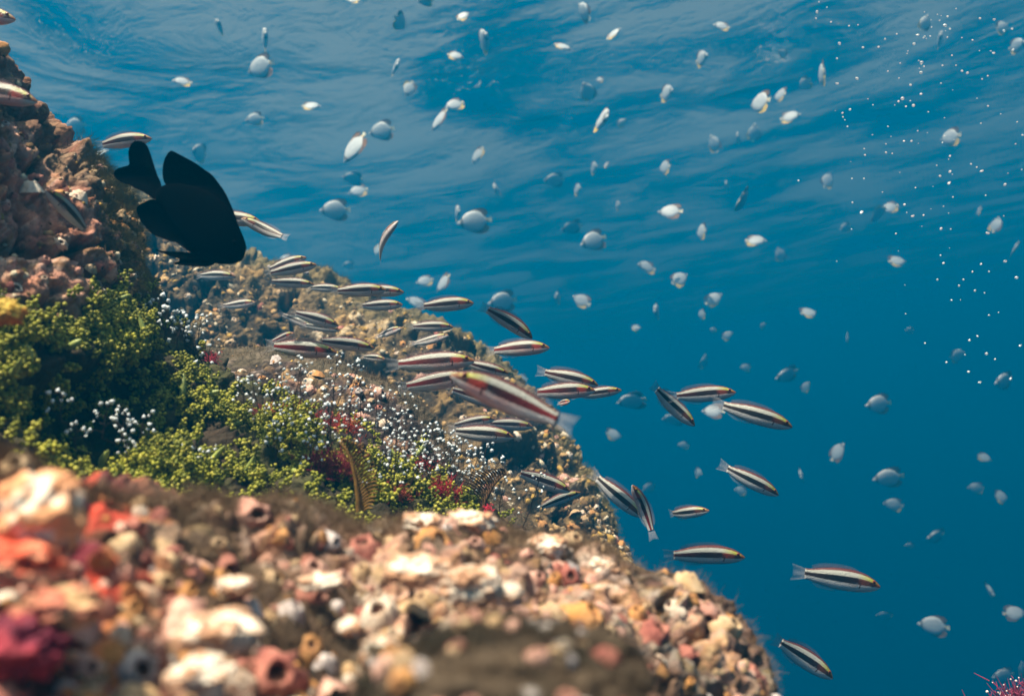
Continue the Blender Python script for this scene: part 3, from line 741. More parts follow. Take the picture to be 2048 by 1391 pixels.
# red algae tufts
def red_tuft(x, y, rx, ry, n, rgb, label, d=None, lift=.03, name="red_algae_tuft", upk=.6):
    b = at_px(x, y + ry * .6, (WALL, KNOLL), 60); dd = (b[0] - lift) if d is None else d
    c = np.array(P(x, y + ry * .7, dd)); k = dd / FPX
    r = np.random.default_rng(int(x + y)); s = Soup()
    for q in range(n):
        a = r.normal(0, .62); L = (rx if abs(math.sin(a)) > .6 else ry) * k * r.uniform(.35, .8)
        dr = UV_ * (math.cos(a) * .9 + upk * .3) + RV * math.sin(a) * 1.1 + FV * r.normal(0, .4); dr /= np.linalg.norm(dr)
        st = r.normal(0, 1, 3) * 1.0; st = (RV * r.normal(0, .55) * rx + UV_ * (r.normal(0, .40) * ry + ry * .2)) * k + FV * r.normal(0, .004)
        bd_ = r.normal(0, .35, 3); t = np.linspace(0, 1, 5)[:, None]
        pts = st + dr * t * L + bd_ * t ** 2 * L * .5 + FV * .012 * (1 - t)
        v, f = tube(pts, .00034 * np.array([1, .9, .8, .6, .25]), 4); s.add(v, [f])
        for e in range(3):
            u = r.uniform(.3, .9); p1 = pts[0] + (pts[-1] - pts[0]) * u; e_ = dr + r.normal(0, .7, 3)
            v, f = tube(np.stack([p1, p1 + e_ * L * .16, p1 + (e_ + r.normal(0, .2, 3)) * L * .3]), [.00025, .0002, .0001], 4); s.add(v, [f])
    m = simple(name + "_red", rgb, .55, .25, .45, 130)
    o = link(name, s.build(name, [m])); o.location = c
    tag(o, label, "red algae", "red algae tufts on the green slope")
red_tuft(562, 845, 58, 36, 480, (.40, .055, .055), "soft red algae tuft on the upper left of the white hydroids")
red_tuft(622, 848, 44, 28, 300, (.40, .04, .05), "red algae tuft directly above the tall brown feather's left side")
red_tuft(676, 855, 38, 34, 280, (.48, .07, .04), "orange red algae tuft behind the hydroid stems above the tall feather")
red_tuft(655, 925, 46, 36, 300, (.30, .03, .05), "dark crimson algae tuft pressed against the left of the tall feather")
red_tuft(870, 985, 36, 36, 320, (.50, .03, .055), "brightest crimson algae tuft between the two brown feathers")
red_tuft(835, 925, 28, 18, 120, (.42, .05, .05), "thin red algae tuft under the dark knoll face", lift=.02)
red_tuft(977, 1018, 9, 14, 60, (.62, .03, .08), "tiny pointed crimson algae tuft right of the lower feather", d=.8)
red_tuft(790, 985, 30, 20, 120, (.36, .07, .05), "sparse rusty algae tuft right of the tall feather", lift=.02)
red_tuft(418, 715, 14, 14, 60, (.50, .06, .10), "small pink red algae tuft at the top edge of the green slope", lift=.005)

# sponge lumps on the near left
def sponge(x, y, d, rx, ry, rgb1, rgb2, seed, label, holes=True):
    k = d / FPX; v, f = ico(5)
    n1 = fbm(v * 1.6 + seed, 3, seed); w, c = worley(v * 2.4 + seed, seed)
    rad = .9 + n1 * .42 + np.clip(.6 - w, 0, 1) * .4 + fbm(v * 5, 4, seed + 9) * .2
    if holes: rad -= np.clip(.22 - np.abs(w - .0), 0, 1) * 1.4
    p = v * rad[:, None]
    w3 = p[:, :1] * RV * rx * k + p[:, 1:2] * UV_ * ry * k + p[:, 2:3] * FV * rx * k * .7
    col = lerp(np.array(rgb1), np.array(rgb2), smooth(n1 + .25 * fbm(v * 5, 3, seed + 3), -.15, .25)[:, None])
    m = rock_material("sponge_skin", 160, .0018, .6)
    o = link("sponge", mesh("sponge", w3, f, [m], col=col)); o.location = P(x, y, d)
    tag(o, label, "sponge", "encrusting sponges at the near left corner")
sponge(88, 1030, .262, 82, 82, (.88, .80, .70), (.80, .36, .18), 3, "large white and orange sponge lump at the left edge")
sponge(34, 1118, .256, 104, 50, (.72, .10, .05), (.84, .42, .26), 4, "scarlet sponge band below the white lump")
sponge(36, 1290, .242, 90, 62, (.13, .012, .035), (.30, .03, .05), 5, "dark magenta sponge low on the left edge")
sponge(120, 1215, .252, 90, 50, (.62, .40, .22), (.55, .18, .12), 6, "ochre and pink sponge ridge in the near left corner")
sponge(205, 1120, .275, 26, 22, (.70, .28, .10), (.55, .14, .07), 7, "small orange sponge knob right of the scarlet band", False)
sponge(8, 622, .50, 42, 26, (.55, .36, .06), (.60, .26, .05), 8, "yellow orange sponge finger at the left edge above the green algae", False)

# big pale lumps on the ledge
def pale_lump(x, y, d, rx, ry, seed, label, a=(.86, .74, .64), b=(.50, .27, .17)):
    k = d / FPX; v, f = ico(5)
    n1 = fbm(v * 1.5 + seed, 4, seed); w, c = worley(v * 2.1 + seed * 1.7, seed + 40)
    p = v * (.86 + n1 * .42 + np.clip(.6 - w, 0, 1) * .4 - np.clip(.24 - w, 0, 1) * 2.0 + fbm(v * 5, 4, seed + 9) * .22)[:, None]
    w3 = p[:, :1] * RV * rx * k + p[:, 1:2] * UV_ * ry * k + p[:, 2:3] * FV * rx * k * .8
    col = lerp(np.array(a), np.array(b), smooth(n1 + .6 * fbm(v * 6, 3, seed), -.12, .22)[:, None])
    col = lerp(col, np.array([.22, .10, .07]), (smooth(-w, -.16, -.06) * .9)[:, None])
    o = link("barnacle_cluster", mesh("barnacle_cluster", w3, f, [ROCK_A], col=col)); o.location = P(x, y, d)
    tag(o, label, "barnacle cluster", "pale barnacle clusters on the near ledge")
for a in [(440, 1265, .270, 88, 44, 11, "large white barnacle cluster near the bottom left of the ledge"),
          (400, 1345, .250, 70, 34, 12, "white barnacle cluster at the bottom edge left of centre"),
          (835, 1140, .375, 72, 34, 13, "bright white barnacle cluster with a ring on its face at mid ledge"),
          (945, 1172, .355, 62, 44, 14, "bright white barnacle cluster with two dark holes"),
          (1010, 1185, .36, 40, 26, 15, "pink white barnacle cluster right of the holed one"),
          (760, 1305, .285, 40, 34, 16, "rounded white barnacle cluster above the grey hollow"),
          (640, 1165, .36, 46, 18, 17, "long low white barnacle cluster left of the ringed one"),
          (430, 1075, .39, 48, 22, 18, "grey white barnacle cluster on the ledge's upper left"),
          (845, 1045, .46, 44, 22, 19, "pale pink barnacle cluster on the crest below the tall feather"),
          (940, 1045, .47, 52, 26, 20, "pale pink barnacle cluster on the crest below the bright crimson tuft"),
          (1090, 1095, .485, 46, 26, 21, "cream barnacle cluster on the crest right of centre"),
          (1195, 1135, .49, 40, 26, 22, "angular white barnacle cluster on the right slope"),
          (1385, 1225, .50, 40, 32, 23, "cream barnacle cluster near the ledge's right shoulder"),
          (700, 1250, .32, 30, 18, 24, "small tan white barnacle cluster above the dark mound"),
          (470, 1170, .33, 40, 20, 25, "pinkish white barnacle cluster left of mid ledge")]:
    pale_lump(*a)

# dark mound close to the lens
k_ = .235 / FPX; v, f = ico(6)
n1 = fbm(v * 1.8, 4, 61); w, c = worley(v * 5.5, 62)
pp_ = v * (1 + n1 * .30 + np.clip(.6 - w, 0, 1) * .22 + fbm(v * 5, 3, 66) * .12 + fbm(v * 16, 3, 63) * .03)[:, None]
w3 = pp_[:, :1] * RV * 300 * k_ + pp_[:, 1:2] * UV_ * 165 * k_ + pp_[:, 2:3] * FV * 260 * k_
col = lerp(np.array([.018, .015, .009]), np.array([.09, .062, .042]), smooth(n1 + .4 * fbm(v * 6, 3, 65), -.2, .4)[:, None])
col = lerp(col, np.array([.50, .44, .44]), (smooth(-w, -.28, -.12) * (c > .55))[:, None])
o = link("reef_mound", mesh("reef_mound", w3, f, [ROCK_A], col=col)); o.location = P(1010, 1430, .235)
tag(o, "dark turf covered mound at the bottom edge closest to the lens", "reef", kind="structure")

# shells and turf on the mound
class _M: pass
mo = np.array(P(1010, 1430, .235)); tri = f[0]; fnm = np.cross(w3[tri[:, 1]] - w3[tri[:, 0]], w3[tri[:, 2]] - w3[tri[:, 0]]); vn_ = np.zeros_like(w3)
for c_ in range(3): np.add.at(vn_, tri[:, c_], fnm)
vn_ /= np.linalg.norm(vn_, axis=1)[:, None]
if (vn_ * w3).sum() < 0: vn_ = -vn_
MOUND = _M(); MOUND.pos = (w3 + mo)[:, None]; MOUND.n = vn_[:, None]; MOUND.shape = (len(w3), 1)
upw = np.clip(vn_ @ (UV_ * .8 - FV * .6), 0, 1)[:, None]
sp = Soup(); crust(MOUND, 70, upw, .0014, .0034, [.14, .24, .2, .1, .12, .2])
o = link("mound_shells", sp.build("mound_shells", [m_ for _, m_ in SHELLS] + [HOLE])); tag(o, "small barnacles on the dark mound closest to the lens", "barnacles", kind="stuff")
sp = Soup(); sp.add(*hairs(MOUND, 9000, upw, .0042, .00006, 91), 0)
o = link("mound_turf", sp.build("mound_turf", [simple("turf_mound", (.05, .034, .024), .9, .1, .4, 40)])); tag(o, "short brown turf on the dark mound closest to the lens", "turf algae", kind="stuff")

# outcrop and red seaweed in the bottom right corner
v, f = ico(5); n1 = fbm(v * 1.7 + 3, 4, 71)
pp_ = v * (1 + n1 * .3 + fbm(v * 9, 3, 72) * .05)[:, None] * np.array([.16, .16, .12])
o = link("reef_outcrop", mesh("reef_outcrop", pp_, f, [ROCK_D], col=np.tile([[.16, .11, .07]], (len(v), 1)))); o.location = Vector(P(2090, 1560, 1.0)) - Vector((0, 0, .06))
tag(o, "reef outcrop below the corner carrying the red seaweed", "reef", kind="structure")
root = link("red_seaweed", None); root.location = P(2070, 1465, .95)
tag(root, "dark magenta bushy seaweed with pale tips in the bottom right corner", "seaweed")
r = np.random.default_rng(5); s = Soup(); tips = []
for q in range(420):
    a = r.normal(0, .75); dr = UV_ * math.cos(a) + RV * math.sin(a) + FV * r.normal(0, .6); dr /= np.linalg.norm(dr); L = 118 * .95 / FPX * r.uniform(.55, 1.0)
    t = np.linspace(0, 1, 6)[:, None]; b = r.normal(0, .3, 3); pts = dr * t * L + b * t ** 2 * L * .4 - UV_ * .01
    v, f = tube(pts, .0009 * np.array([1.2, 1, .9, .8, .6, .3]), 4); s.add(v, [f])
    for e in range(5):
        u = r.uniform(.35, .98); p1 = pts[0] + (pts[-1] - pts[0]) * u + b * u * u * L * .2; e_ = dr * .7 + r.normal(0, .7, 3); q1 = p1 + e_ * .006
        v, f = tube(np.stack([p1, (p1 + q1) / 2, q1]), [.0006, .0005, .0003], 4); s.add(v, [f])
        if r.random() < .28: tips.append(q1)
link("branches", s.build("branches", [simple("seaweed_magenta", (.20, .018, .055), .6, .3, .5, 90)]), root)
s = Soup(); s.add(*tile(iv, itf, frames(np.array(tips), r.normal(0, 1, (len(tips), 3)), r.uniform(.0008, .0017, len(tips)))))
link("tips", s.build("tips", [simple("seaweed_tip", (.75, .62, .60), .7, .2, .2, 300)]), root)
# ------------------------------------------------------------------ fish
def loft(st, n=16, pw=1.0):
    """st: rows (x, top, bottom, halfwidth); returns v, quads+tris, uv (u along, v bottom..top)"""
    st = np.asarray(st, float); k = len(st); th = np.arange(n) / n * 2 * np.pi
    c, s = np.cos(th), np.sin(th)
    mid, hh = (st[:, 1] + st[:, 2]) / 2, (st[:, 1] - st[:, 2]) / 2
    y = st[:, 3:4] * np.sign(s) * np.abs(s) ** .85; z = mid[:, None] + hh[:, None] * c
    v = np.stack([np.repeat(st[:, :1], n, 1), y, z], -1).reshape(-1, 3)
    u = np.repeat((st[:, :1] - st[0, 0]) / (st[-1, 0] - st[0, 0]), n, 1); uv = np.stack([u, np.repeat((c[None] + 1) / 2, k, 0)], -1).reshape(-1, 2)
    i, j = np.meshgrid(np.arange(k - 1), np.arange(n), indexing='ij'); j2 = (j + 1) % n
    q = np.stack([i * n + j, (i + 1) * n + j, (i + 1) * n + j2, i * n + j2], -1).reshape(-1, 4)
    v = np.concatenate([v, [[st[0, 0], 0, mid[0]], [st[-1, 0], 0, mid[-1]]]]); uv = np.concatenate([uv, [[0, .5], [1, .5]]])
    a, b = k * n, k * n + 1
    t = np.concatenate([np.stack([np.full(n, a), np.arange(n), (np.arange(n) + 1) % n], 1),
                        np.stack([np.full(n, b), (k - 1) * n + (np.arange(n) + 1) % n, (k - 1) * n + np.arange(n)], 1)])
    return v, [q, t], uv
def spline_rows(rows, n):
    rows = np.asarray(rows, float); t = np.linspace(0, 1, len(rows)); tt = np.linspace(0, 1, n)
    # Catmull-Rom through every column
    o = np.zeros((n, rows.shape[1])); p = np.concatenate([[2 * rows[0] - rows[1]], rows, [2 * rows[-1] - rows[-2]]])
    for k, x in enumerate(tt):
        f = x * (len(rows) - 1); i = min(int(f), len(rows) - 2); u = f - i
        a, b, c, d = p[i], p[i + 1], p[i + 2], p[i + 3]
        o[k] = .5 * (2 * b + (c - a) * u + (2 * a - 5 * b + 4 * c - d) * u * u + (3 * b - a - 3 * c + d) * u ** 3)
    return o
def strip(base, tip, m=4, thick=0.0):
    """fin membrane between two curves (k,3): uv u along, v out"""
    base, tip = np.asarray(base, float), np.asarray(tip, float); k = len(base)
    w = np.linspace(0, 1, m + 1)[None, :, None]
    v = (base[:, None] * (1 - w) + tip[:, None] * w)
    uv = np.stack(np.meshgrid(np.linspace(0, 1, k), np.linspace(0, 1, m + 1), indexing='ij'), -1).reshape(-1, 2)
    i, j = np.meshgrid(np.arange(k - 1), np.arange(m), indexing='ij'); W_ = m + 1
    q = np.stack([i * W_ + j, i * W_ + j + 1, (i + 1) * W_ + j + 1, (i + 1) * W_ + j], -1).reshape(-1, 4)
    if thick:
        off = np.zeros_like(v); off[..., 1] = thick * (1 - .85 * w[..., 0])
        a, b = (v + off).reshape(-1, 3), (v - off).reshape(-1, 3); n = len(a)
        rim = [list(range(0, k * W_, W_)), list(range(m, k * W_, W_)), list(range(W_)), list(range((k - 1) * W_, k * W_))]
        qs = [q, q[:, ::-1] + n]
        for r in rim: qs.append(np.array([[x, y, y + n, x + n] for x, y in zip(r[:-1], r[1:])]))
        return np.concatenate([a, b]), [np.concatenate(qs)], np.concatenate([uv, uv])
    return v.reshape(-1, 3), [q], uv
def fin_mat(name, rgb, alpha, rays=26, tint=None):
    m = Mat(name); uv = m.n("UVMap"); sp_ = m.n("SeparateXYZ"); m.l(uv.outputs[0], sp_.inputs[0])
    wv = m.math('SINE', m.math('MULTIPLY', sp_.outputs[0], rays * 6.283))
    c = m.mix(m.ramp(wv, [(.2, (0, 0, 0)), (.9, (1, 1, 1))]), rgb, tuple(x * .45 for x in rgb))
    if tint is not None: c = m.mix(m.ramp(sp_.outputs[1], [(.0, (1, 1, 1)), (.45, (0, 0, 0))]), c, tint)
    m.l(c, m.b.inputs["Base Color"]); m.set(m.b, Roughness=.5, Specular_IOR_Level=.3)
    a = m.math('ADD', m.math('MULTIPLY', m.math('ADD', wv, 1.0), alpha * .3), m.math('MULTIPLY', m.math('SUBTRACT', 1.0, sp_.outputs[1]), alpha * .6))
    m.l(a, m.b.inputs["Alpha"]); return m.m
def wrasse_mat(name, pink, warm):
    m = Mat(name); uv = m.n("UVMap"); sp_ = m.n("SeparateXYZ"); m.l(uv.outputs[0], sp_.inputs[0]); u, v = sp_.outputs[0], sp_.outputs[1]
    co = m.coord(); nz = m.noise(co, 34, 3); n2 = m.noise(co, 7, 2)
    vv = m.math('ADD', v, m.math('MULTIPLY', m.math('SUBTRACT', nz.outputs[0], .5), .035))
    # the dark band sits a little higher on the tail and lower on the cheek
    tick = m.math('SINE', m.math('MULTIPLY', u, 330.0)); tick2 = m.ramp(tick, [(0, (.86, .86, .86)), (1, (1.06, 1.06, 1.06))])
    belly = m.mix(m.ramp(n2.outputs[0], [(.35, (0, 0, 0)), (.65, (1, 1, 1))]), (.40, .39, .41), (.50, .48, .49))
    belly = m.mix(m.ramp(u, [(.08, (0, 0, 0)), (.2, (pink, pink, pink)), (.5, (pink * .6, pink * .6, pink * .6)), (.75, (0, 0, 0))]), belly, (.62, .31, .29))
    cream = m.mix(1.0, m.mix(m.ramp(u, [(.12, (0, 0, 0)), (.34, (1, 1, 1))]), (.40, .38, .03), (.42, .41, .38)), tick2, 'MULTIPLY')
    cream = m.mix(m.ramp(u, [(.05, (1, 1, 1)), (.10, (0, 0, 0)), (.26, (0, 0, 0)), (.3, (0, 0, 0))]), cream, (.30, .12, .03))
    drk = m.ramp(u, [(0, (.20, .055, .015)), (.07, (.10, .022, .010)), (.13, (.015, .006, .006)), (.17, (.12 * warm, .022, .012)), (.27, (.17 * warm, .025, .013)), (.33, (.016, .006, .008)), (.6, (.018 * warm ** 2.5, .005, .006)), (.85, (.05 * warm ** 2, .008, .009)), (1, (.065 * warm ** 2, .012, .012))])
    back = m.mix(nz.outputs[0], (.05, .012, .014), (.13, .028, .024))
    r1 = m.ramp(vv, [(.375, (0, 0, 0)), (.41, (1, 1, 1))]); r2 = m.ramp(vv, [(.675, (0, 0, 0)), (.705, (1, 1, 1))]); r3 = m.ramp(vv, [(.885, (0, 0, 0)), (.915, (1, 1, 1))])
    c = m.mix(r3, m.mix(r2, m.mix(r1, belly, drk), cream), back)
    # gill edge and dark mark at the root of the pectoral fin
    gm = m.math('MULTIPLY', m.ramp(m.math('ADD', u, m.math('MULTIPLY', v, .05)), [(.295, (0, 0, 0)), (.303, (1, 1, 1)), (.312, (1, 1, 1)), (.322, (0, 0, 0))]), m.ramp(v, [(.18, (0, 0, 0)), (.24, (1, 1, 1)), (.5, (1, 1, 1)), (.52, (0, 0, 0))]))
    c = m.mix(gm, c, (.05, .018, .018))
    m.l(c, m.b.inputs["Base Color"]); m.set(m.b, Roughness=.36, Specular_IOR_Level=.5)
    vo = m.n("TexVoronoi"); m.l(co, vo.inputs["Vector"]); vo.inputs["Scale"].default_value = 62
    m.l(m.bump(vo.outputs["Distance"], .25, .004), m.b.inputs["Normal"])
    return m.m
WM = [wrasse_mat("wrasse_skin", .25, 1.0), wrasse_mat("wrasse_skin_pink", .95, 1.7), wrasse_mat("wrasse_skin_grey", .06, .6)]
FINC = fin_mat("wrasse_fin", (.42, .40, .44), .62, 30)
FIND = fin_mat("wrasse_dorsal", (.30, .22, .25), .62, 26, (.12, .035, .035))
EYEB = simple("fish_eye", (.008, .006, .006), .15, .6, .1); EYER = simple("fish_eye_ring", (.20, .035, .012), .3, .5, .2)
# rows snout -> tail: x, top, bottom, halfwidth (body length 1)
WR = spline_rows([(.500, -.030, -.044, .006), (.478, -.006, -.064, .020), (.44, .022, -.082, .034), (.38, .056, -.104, .050), (.30, .088, -.122, .062), (.18, .112, -.133, .068), (.04, .120, -.136, .068),
                  (-.10, .116, -.128, .062), (-.24, .100, -.110, .050), (-.36, .078, -.086, .036), (-.45, .064, -.068, .024), (-.50, .064, -.066, .016)], 34) * np.array([1, 1.04, 1.04, 1.0])
def bend(v, b):
    v = np.array(v, float); x = v[:, 0]
    if b == 0: return v
    k = .55 * b; q = np.minimum(x - .22, 0); v[:, 1] += k * q * q; v[:, 0] += abs(b) * .05 * q * q * 2
    return v
def wrasse_meshes(b, mat):
    out = []
    v, f, uv = loft(WR, 18); out.append(("body", mesh("wrasse_body", bend(v, b), f, [mat], uv=uv)))
    xs = np.linspace(.24, -.40, 26); tp = np.interp(-xs, -WR[:, 0], WR[:, 1])
    h = np.interp(xs, [-.46, -.40, -.30, -.1, .1, .2, .24], [0, .035, .055, .050, .040, .022, .0]) * (1 + .05 * np.sin(np.arange(26) * 2.2))
    base = np.stack([xs, 0 * xs, tp - .006], 1); tip = np.stack([xs - .025, 0 * xs, tp + h], 1)
    v, f, uv = strip(base, tip); out.append(("dorsal_fin", mesh("wrasse_dorsal_fin", bend(v, b), f, [FIND], uv=uv)))
    xs = np.linspace(.02, -.40, 18); bt = np.interp(-xs, -WR[:, 0], WR[:, 2]); h = np.interp(xs, [-.4, -.3, -.1, .02], [.012, .042, .036, .0])
    v, f, uv = strip(np.stack([xs, 0 * xs, bt + .006], 1), np.stack([xs - .03, 0 * xs, bt - h], 1)); out.append(("anal_fin", mesh("wrasse_anal_fin", bend(v, b), f, [FINC], uv=uv)))
    zz = np.linspace(1, -1, 15)
    v, f, uv = strip(np.stack([np.full(15, -.485), 0 * zz, zz * .060], 1), np.stack([-.655 - .03 * np.abs(zz) ** 1.5, .006 * np.sin(zz * 6), zz * .105], 1)); out.append(("tail_fin", mesh("wrasse_tail_fin", bend(v, b), f, [FINC], uv=uv)))
    for sgn in (1, -1):
        a = np.linspace(0, 1, 9); bx = .19 + 0 * a; bz = -.055 + .035 * a
        v, f, uv = strip(np.stack([bx, sgn * (.063 + 0 * a), bz], 1), np.stack([.19 - .10 - .05 * np.sin(a * 3.14), sgn * (.085 + .02 * a), -.085 + .075 * a], 1)); out.append(("pectoral_fin", mesh("wrasse_pectoral_fin", bend(v, b), f, [FINC], uv=uv)))
    for sgn in (1, -1):
        ev, ef = ico(2)
        s = Soup(); s.add(ev * np.array([.026, .010, .026]) + [.395, sgn * .040, .012], ef, 0); s.add(ev * np.array([.017, .010, .017]) + [.395, sgn * .0425, .012], ef, 1)
        out.append(("eye", s.build("wrasse_eye", [EYER, EYEB])))
    return out
PROTO = {}
def get_proto(kind, b, c):
    k = (kind, b, c)
    if k not in PROTO: PROTO[k] = wrasse_meshes(b * .9, WM[c])
    return PROTO[k]
def basis(X, roll, hint):
    X = X.normalized(); Y = hint.cross(X).normalized(); Z = X.cross(Y)
    c, s = math.cos(roll), math.sin(roll); return X, Y * c + Z * s, Z * c - Y * s
def place(o, c, X, Y, Z, s):
    o.matrix_world = Matrix(((X.x * s, Y.x * s, Z.x * s, c.x), (X.y * s, Y.y * s, Z.y * s, c.y), (X.z * s, Y.z * s, Z.z * s, c.z), (0, 0, 0, 1)))
def wrasse(tx, ty, sx, sy, label, d=None, yaw=0., roll=0., b=0, c=0, L=.070, hint=None):
    """tail-base and snout in photo pixels; yaw (deg) turns the snout towards the lens; roll (deg) shows more of the back (+) or belly (-)"""
    ln = math.hypot(sx - tx, sy - ty); cy_ = math.cos(R(yaw))
    if d is None: d = min(1.5, max(.48, L * cy_ * FPX / ln))
    real = ln * d / FPX / cy_; dz = real * math.sin(R(yaw))
    A, B = P(sx, sy, d - dz / 2), P(tx, ty, d + dz / 2)
    h = up if hint is None else (up * math.sin(R(hint)) + right * math.cos(R(hint)))
    sg = 1 if sx >= tx else -1
    vr = np.random.default_rng(int(abs(tx * 3 + ty))); roll = roll - 7 + vr.uniform(-5, 5)
    if b == 0: b = float(vr.choice([-.55, 0, .55]))
    X, Y, Z = basis(A - B, R(roll) * sg, h)
    root = link("striped_wrasse", None); root.empty_display_size = .1
    tag(root, label, "wrasse", "striped wrasse schooling over the reef")
    place(root, (A + B) / 2, X, Y * vr.uniform(.93, 1.1), Z * vr.uniform(.93, 1.1), (A - B).length)
    for nm, me in get_proto("w", b, c): link(nm, me, root)
# roll>0 tips the back towards the lens
WL = [
 (-112, 22, 32, 34, "wrasse cut by the left frame edge high above the reef wall", dict(c=1)),
 (-92, 168, 76, 198, "wrasse with coral pink belly crossing the left edge before the reef wall", dict(c=1)),
 (196, 287, 303, 273, "wrasse just above the black fish's tail, in front of the water", dict(roll=12)),
 (178, 462, 95, 376, "dark thin wrasse pointing up left against the reef wall", dict(yaw=38, roll=35, c=2, d=.72)),
 (412, 432, 522, 440, "wrasse half hidden behind the black fish's head", dict(d=1.02)),
 (567, 480, 484, 434, "wrasse right of the black fish's face, nose up left", dict(d=.96, yaw=10, b=1)),
 (738, 508, 796, 440, "wrasse alone in the water pointing steeply up, belly showing", dict(roll=-28, yaw=20, d=1.15, b=1, c=0)),
 (540, 538, 612, 512, "wrasse mostly hidden behind another on the boulder's skyline", dict(d=1.42)),
 (542, 546, 633, 526, "red nosed wrasse on the boulder's skyline, in front of its twin", dict(roll=10, d=1.36)),
 (545, 564, 628, 566, "wrasse just below the skyline pair, yellow spot on its head", dict(roll=4)),
 (618, 574, 685, 576, "dim wrasse between two others along the boulder's skyline", dict(c=2, d=1.5)),
 (676, 582, 772, 576, "wrasse covering the tail of another at the skyline", dict(roll=6, d=1.22)),
 (716, 580, 808, 581, "wrasse whose head pokes out from behind another at the skyline", dict(roll=6, d=1.3)),
 (725, 613, 805, 606, "wrasse under the overlapping skyline pair", dict(c=0, d=1.45)),
 (848, 612, 947, 602, "wrasse crossing from the boulder's edge into open water", dict(roll=6)),
 (976, 612, 1067, 673, "wrasse diving nose down right with tail up by the boulder's edge", dict(b=-1, roll=16, d=1.02)),
 (823, 652, 907, 651, "plain wrasse over the boulder under the one leaving its edge", dict(roll=5, d=1.45)),
 (832, 690, 897, 668, "white bellied wrasse nosing up right over the boulder", dict(roll=-14, yaw=15, d=1.38)),
 (757, 672, 803, 654, "short white bellied wrasse nosing up in the middle of the boulder", dict(roll=-14, yaw=38, d=1.45)),
 (568, 632, 626, 652, "pale tailed wrasse crossed by two others on the boulder", dict(roll=-10, yaw=10, d=1.5)),
 (592, 626, 678, 648, "upper of two parallel wrasse sloping down right on the boulder", dict(roll=8, d=1.42)),
 (612, 650, 681, 658, "lower of two parallel wrasse sloping down right, mostly hidden", dict(c=2, d=1.48)),
 (553, 682, 587, 664, "tiny orange headed wrasse nosing up above the big left pair", dict(yaw=50, roll=10, d=1.35, c=1)),
 (540, 692, 674, 700, "wrasse with pink belly low over the knoll's turf top", dict(c=1, roll=8, d=.98)),
 (645, 680, 750, 693, "wrasse with vivid yellow green nape low over the knoll", dict(roll=12)),
 (797, 728, 949, 716, "large wrasse with pink belly beside the biggest one", dict(c=1, roll=4, d=.84)),
 (930, 726, 1018, 744, "wrasse with red eye peeping over the biggest wrasse's back", dict(roll=12, d=.98)),
 (814, 772, 940, 748, "wrasse under the large pink one, head hidden by the biggest", dict(c=1, roll=6, d=.92)),
 (1112, 838, 905, 742, "biggest and most blurred wrasse, facing left among the school", dict(c=1, roll=2, d=.545, yaw=8)),
 (903, 780, 1010, 808, "wrasse crossing under the biggest wrasse's belly", dict(roll=4, d=1.08)),
 (985, 698, 1099, 691, "wrasse with pink throat in the water right of the big pair", dict(c=1, roll=0, b=0)),
 (1088, 744, 1197, 766, "upper wrasse of the trio right of the biggest one", dict(roll=8, d=1.1)),
 (1072, 784, 1190, 776, "middle wrasse of the trio, orange head and pink belly", dict(c=1, roll=4, d=1.02)),
 (1155, 790, 1243, 777, "smallest wrasse of the trio, leading it to the right", dict(roll=8, c=0, d=1.25)),
 (1118, 806, 1140, 801, "tiny head on wrasse below the trio by the biggest one's tail", dict(yaw=62, roll=-8, d=1.2, c=1, L=.06)),
 (908, 850, 990, 834, "top wrasse of the three stacked over the lower boulder", dict(roll=4, d=1.38)),
 (978, 846, 1066, 849, "right hand wrasse of the three stacked over the lower boulder", dict(roll=4, d=1.42)),
 (908, 862, 1028, 869, "bottom wrasse of the three stacked over the lower boulder", dict(c=2, roll=6, d=1.05)),
 (1038, 944, 1142, 978, "wrasse sloping down over the boulder foot, crossing another", dict(roll=8, d=1.14)),
 (1080, 1010, 1161, 981, "wrasse nosing up right over the boulder foot", dict(c=2, roll=14, d=1.3)),
 (1194, 958, 1288, 1030, "wrasse with spread tail behind the one pointing straight up", dict(c=2, roll=10, d=1.05)),
 (1304, 1050, 1268, 968, "wrasse pointing straight up showing its striped back", dict(hint=-5, roll=16, b=1, d=.98, yaw=18, c=1)),
 (1334, 1030, 1418, 1017, "short arched wrasse right of the one pointing straight up", dict(c=2, yaw=28, roll=4, b=1)),
 (1304, 776, 1392, 848, "wrasse diving steeply with tail raised, left of two others", dict(c=2, roll=4, b=-1)),
 (1348, 793, 1471, 780, "pale wrasse facing right above the crossing tails in open water", dict(roll=2)),
 (1448, 811, 1586, 849, "long wrasse whose tail covers a white butterflyfish", dict(c=2, roll=6)),
 (1456, 938, 1559, 986, "wrasse alone in mid water sloping down right", dict(c=2, roll=8)),
 (1340, 1104, 1490, 1109, "level wrasse above the ledge's right shoulder", dict(roll=4, c=0)),
 (1610, 1146, 1761, 1167, "dark backed wrasse farthest right, fins spread", dict(c=2, roll=2, d=.86)),
 (1552, 1278, 1668, 1351, "lowest wrasse, beside the ledge's bottom right end", dict(c=2, roll=6)),
 (396, 549, 470, 550, "faint wrasse under the black fish's chin against the boulder", dict(c=2, d=1.55)),
 (452, 613, 511, 602, "faint small wrasse below the black fish on the boulder", dict(c=0, d=1.58, yaw=20)),
 (728, 713, 770, 716, "thin dark wrasse half sunk behind the knoll's turf", dict(c=2, yaw=35, d=1.26)),
]
for tx, ty, sx, sy, lab, kw in WL: wrasse(tx, ty, sx, sy, lab, **kw)

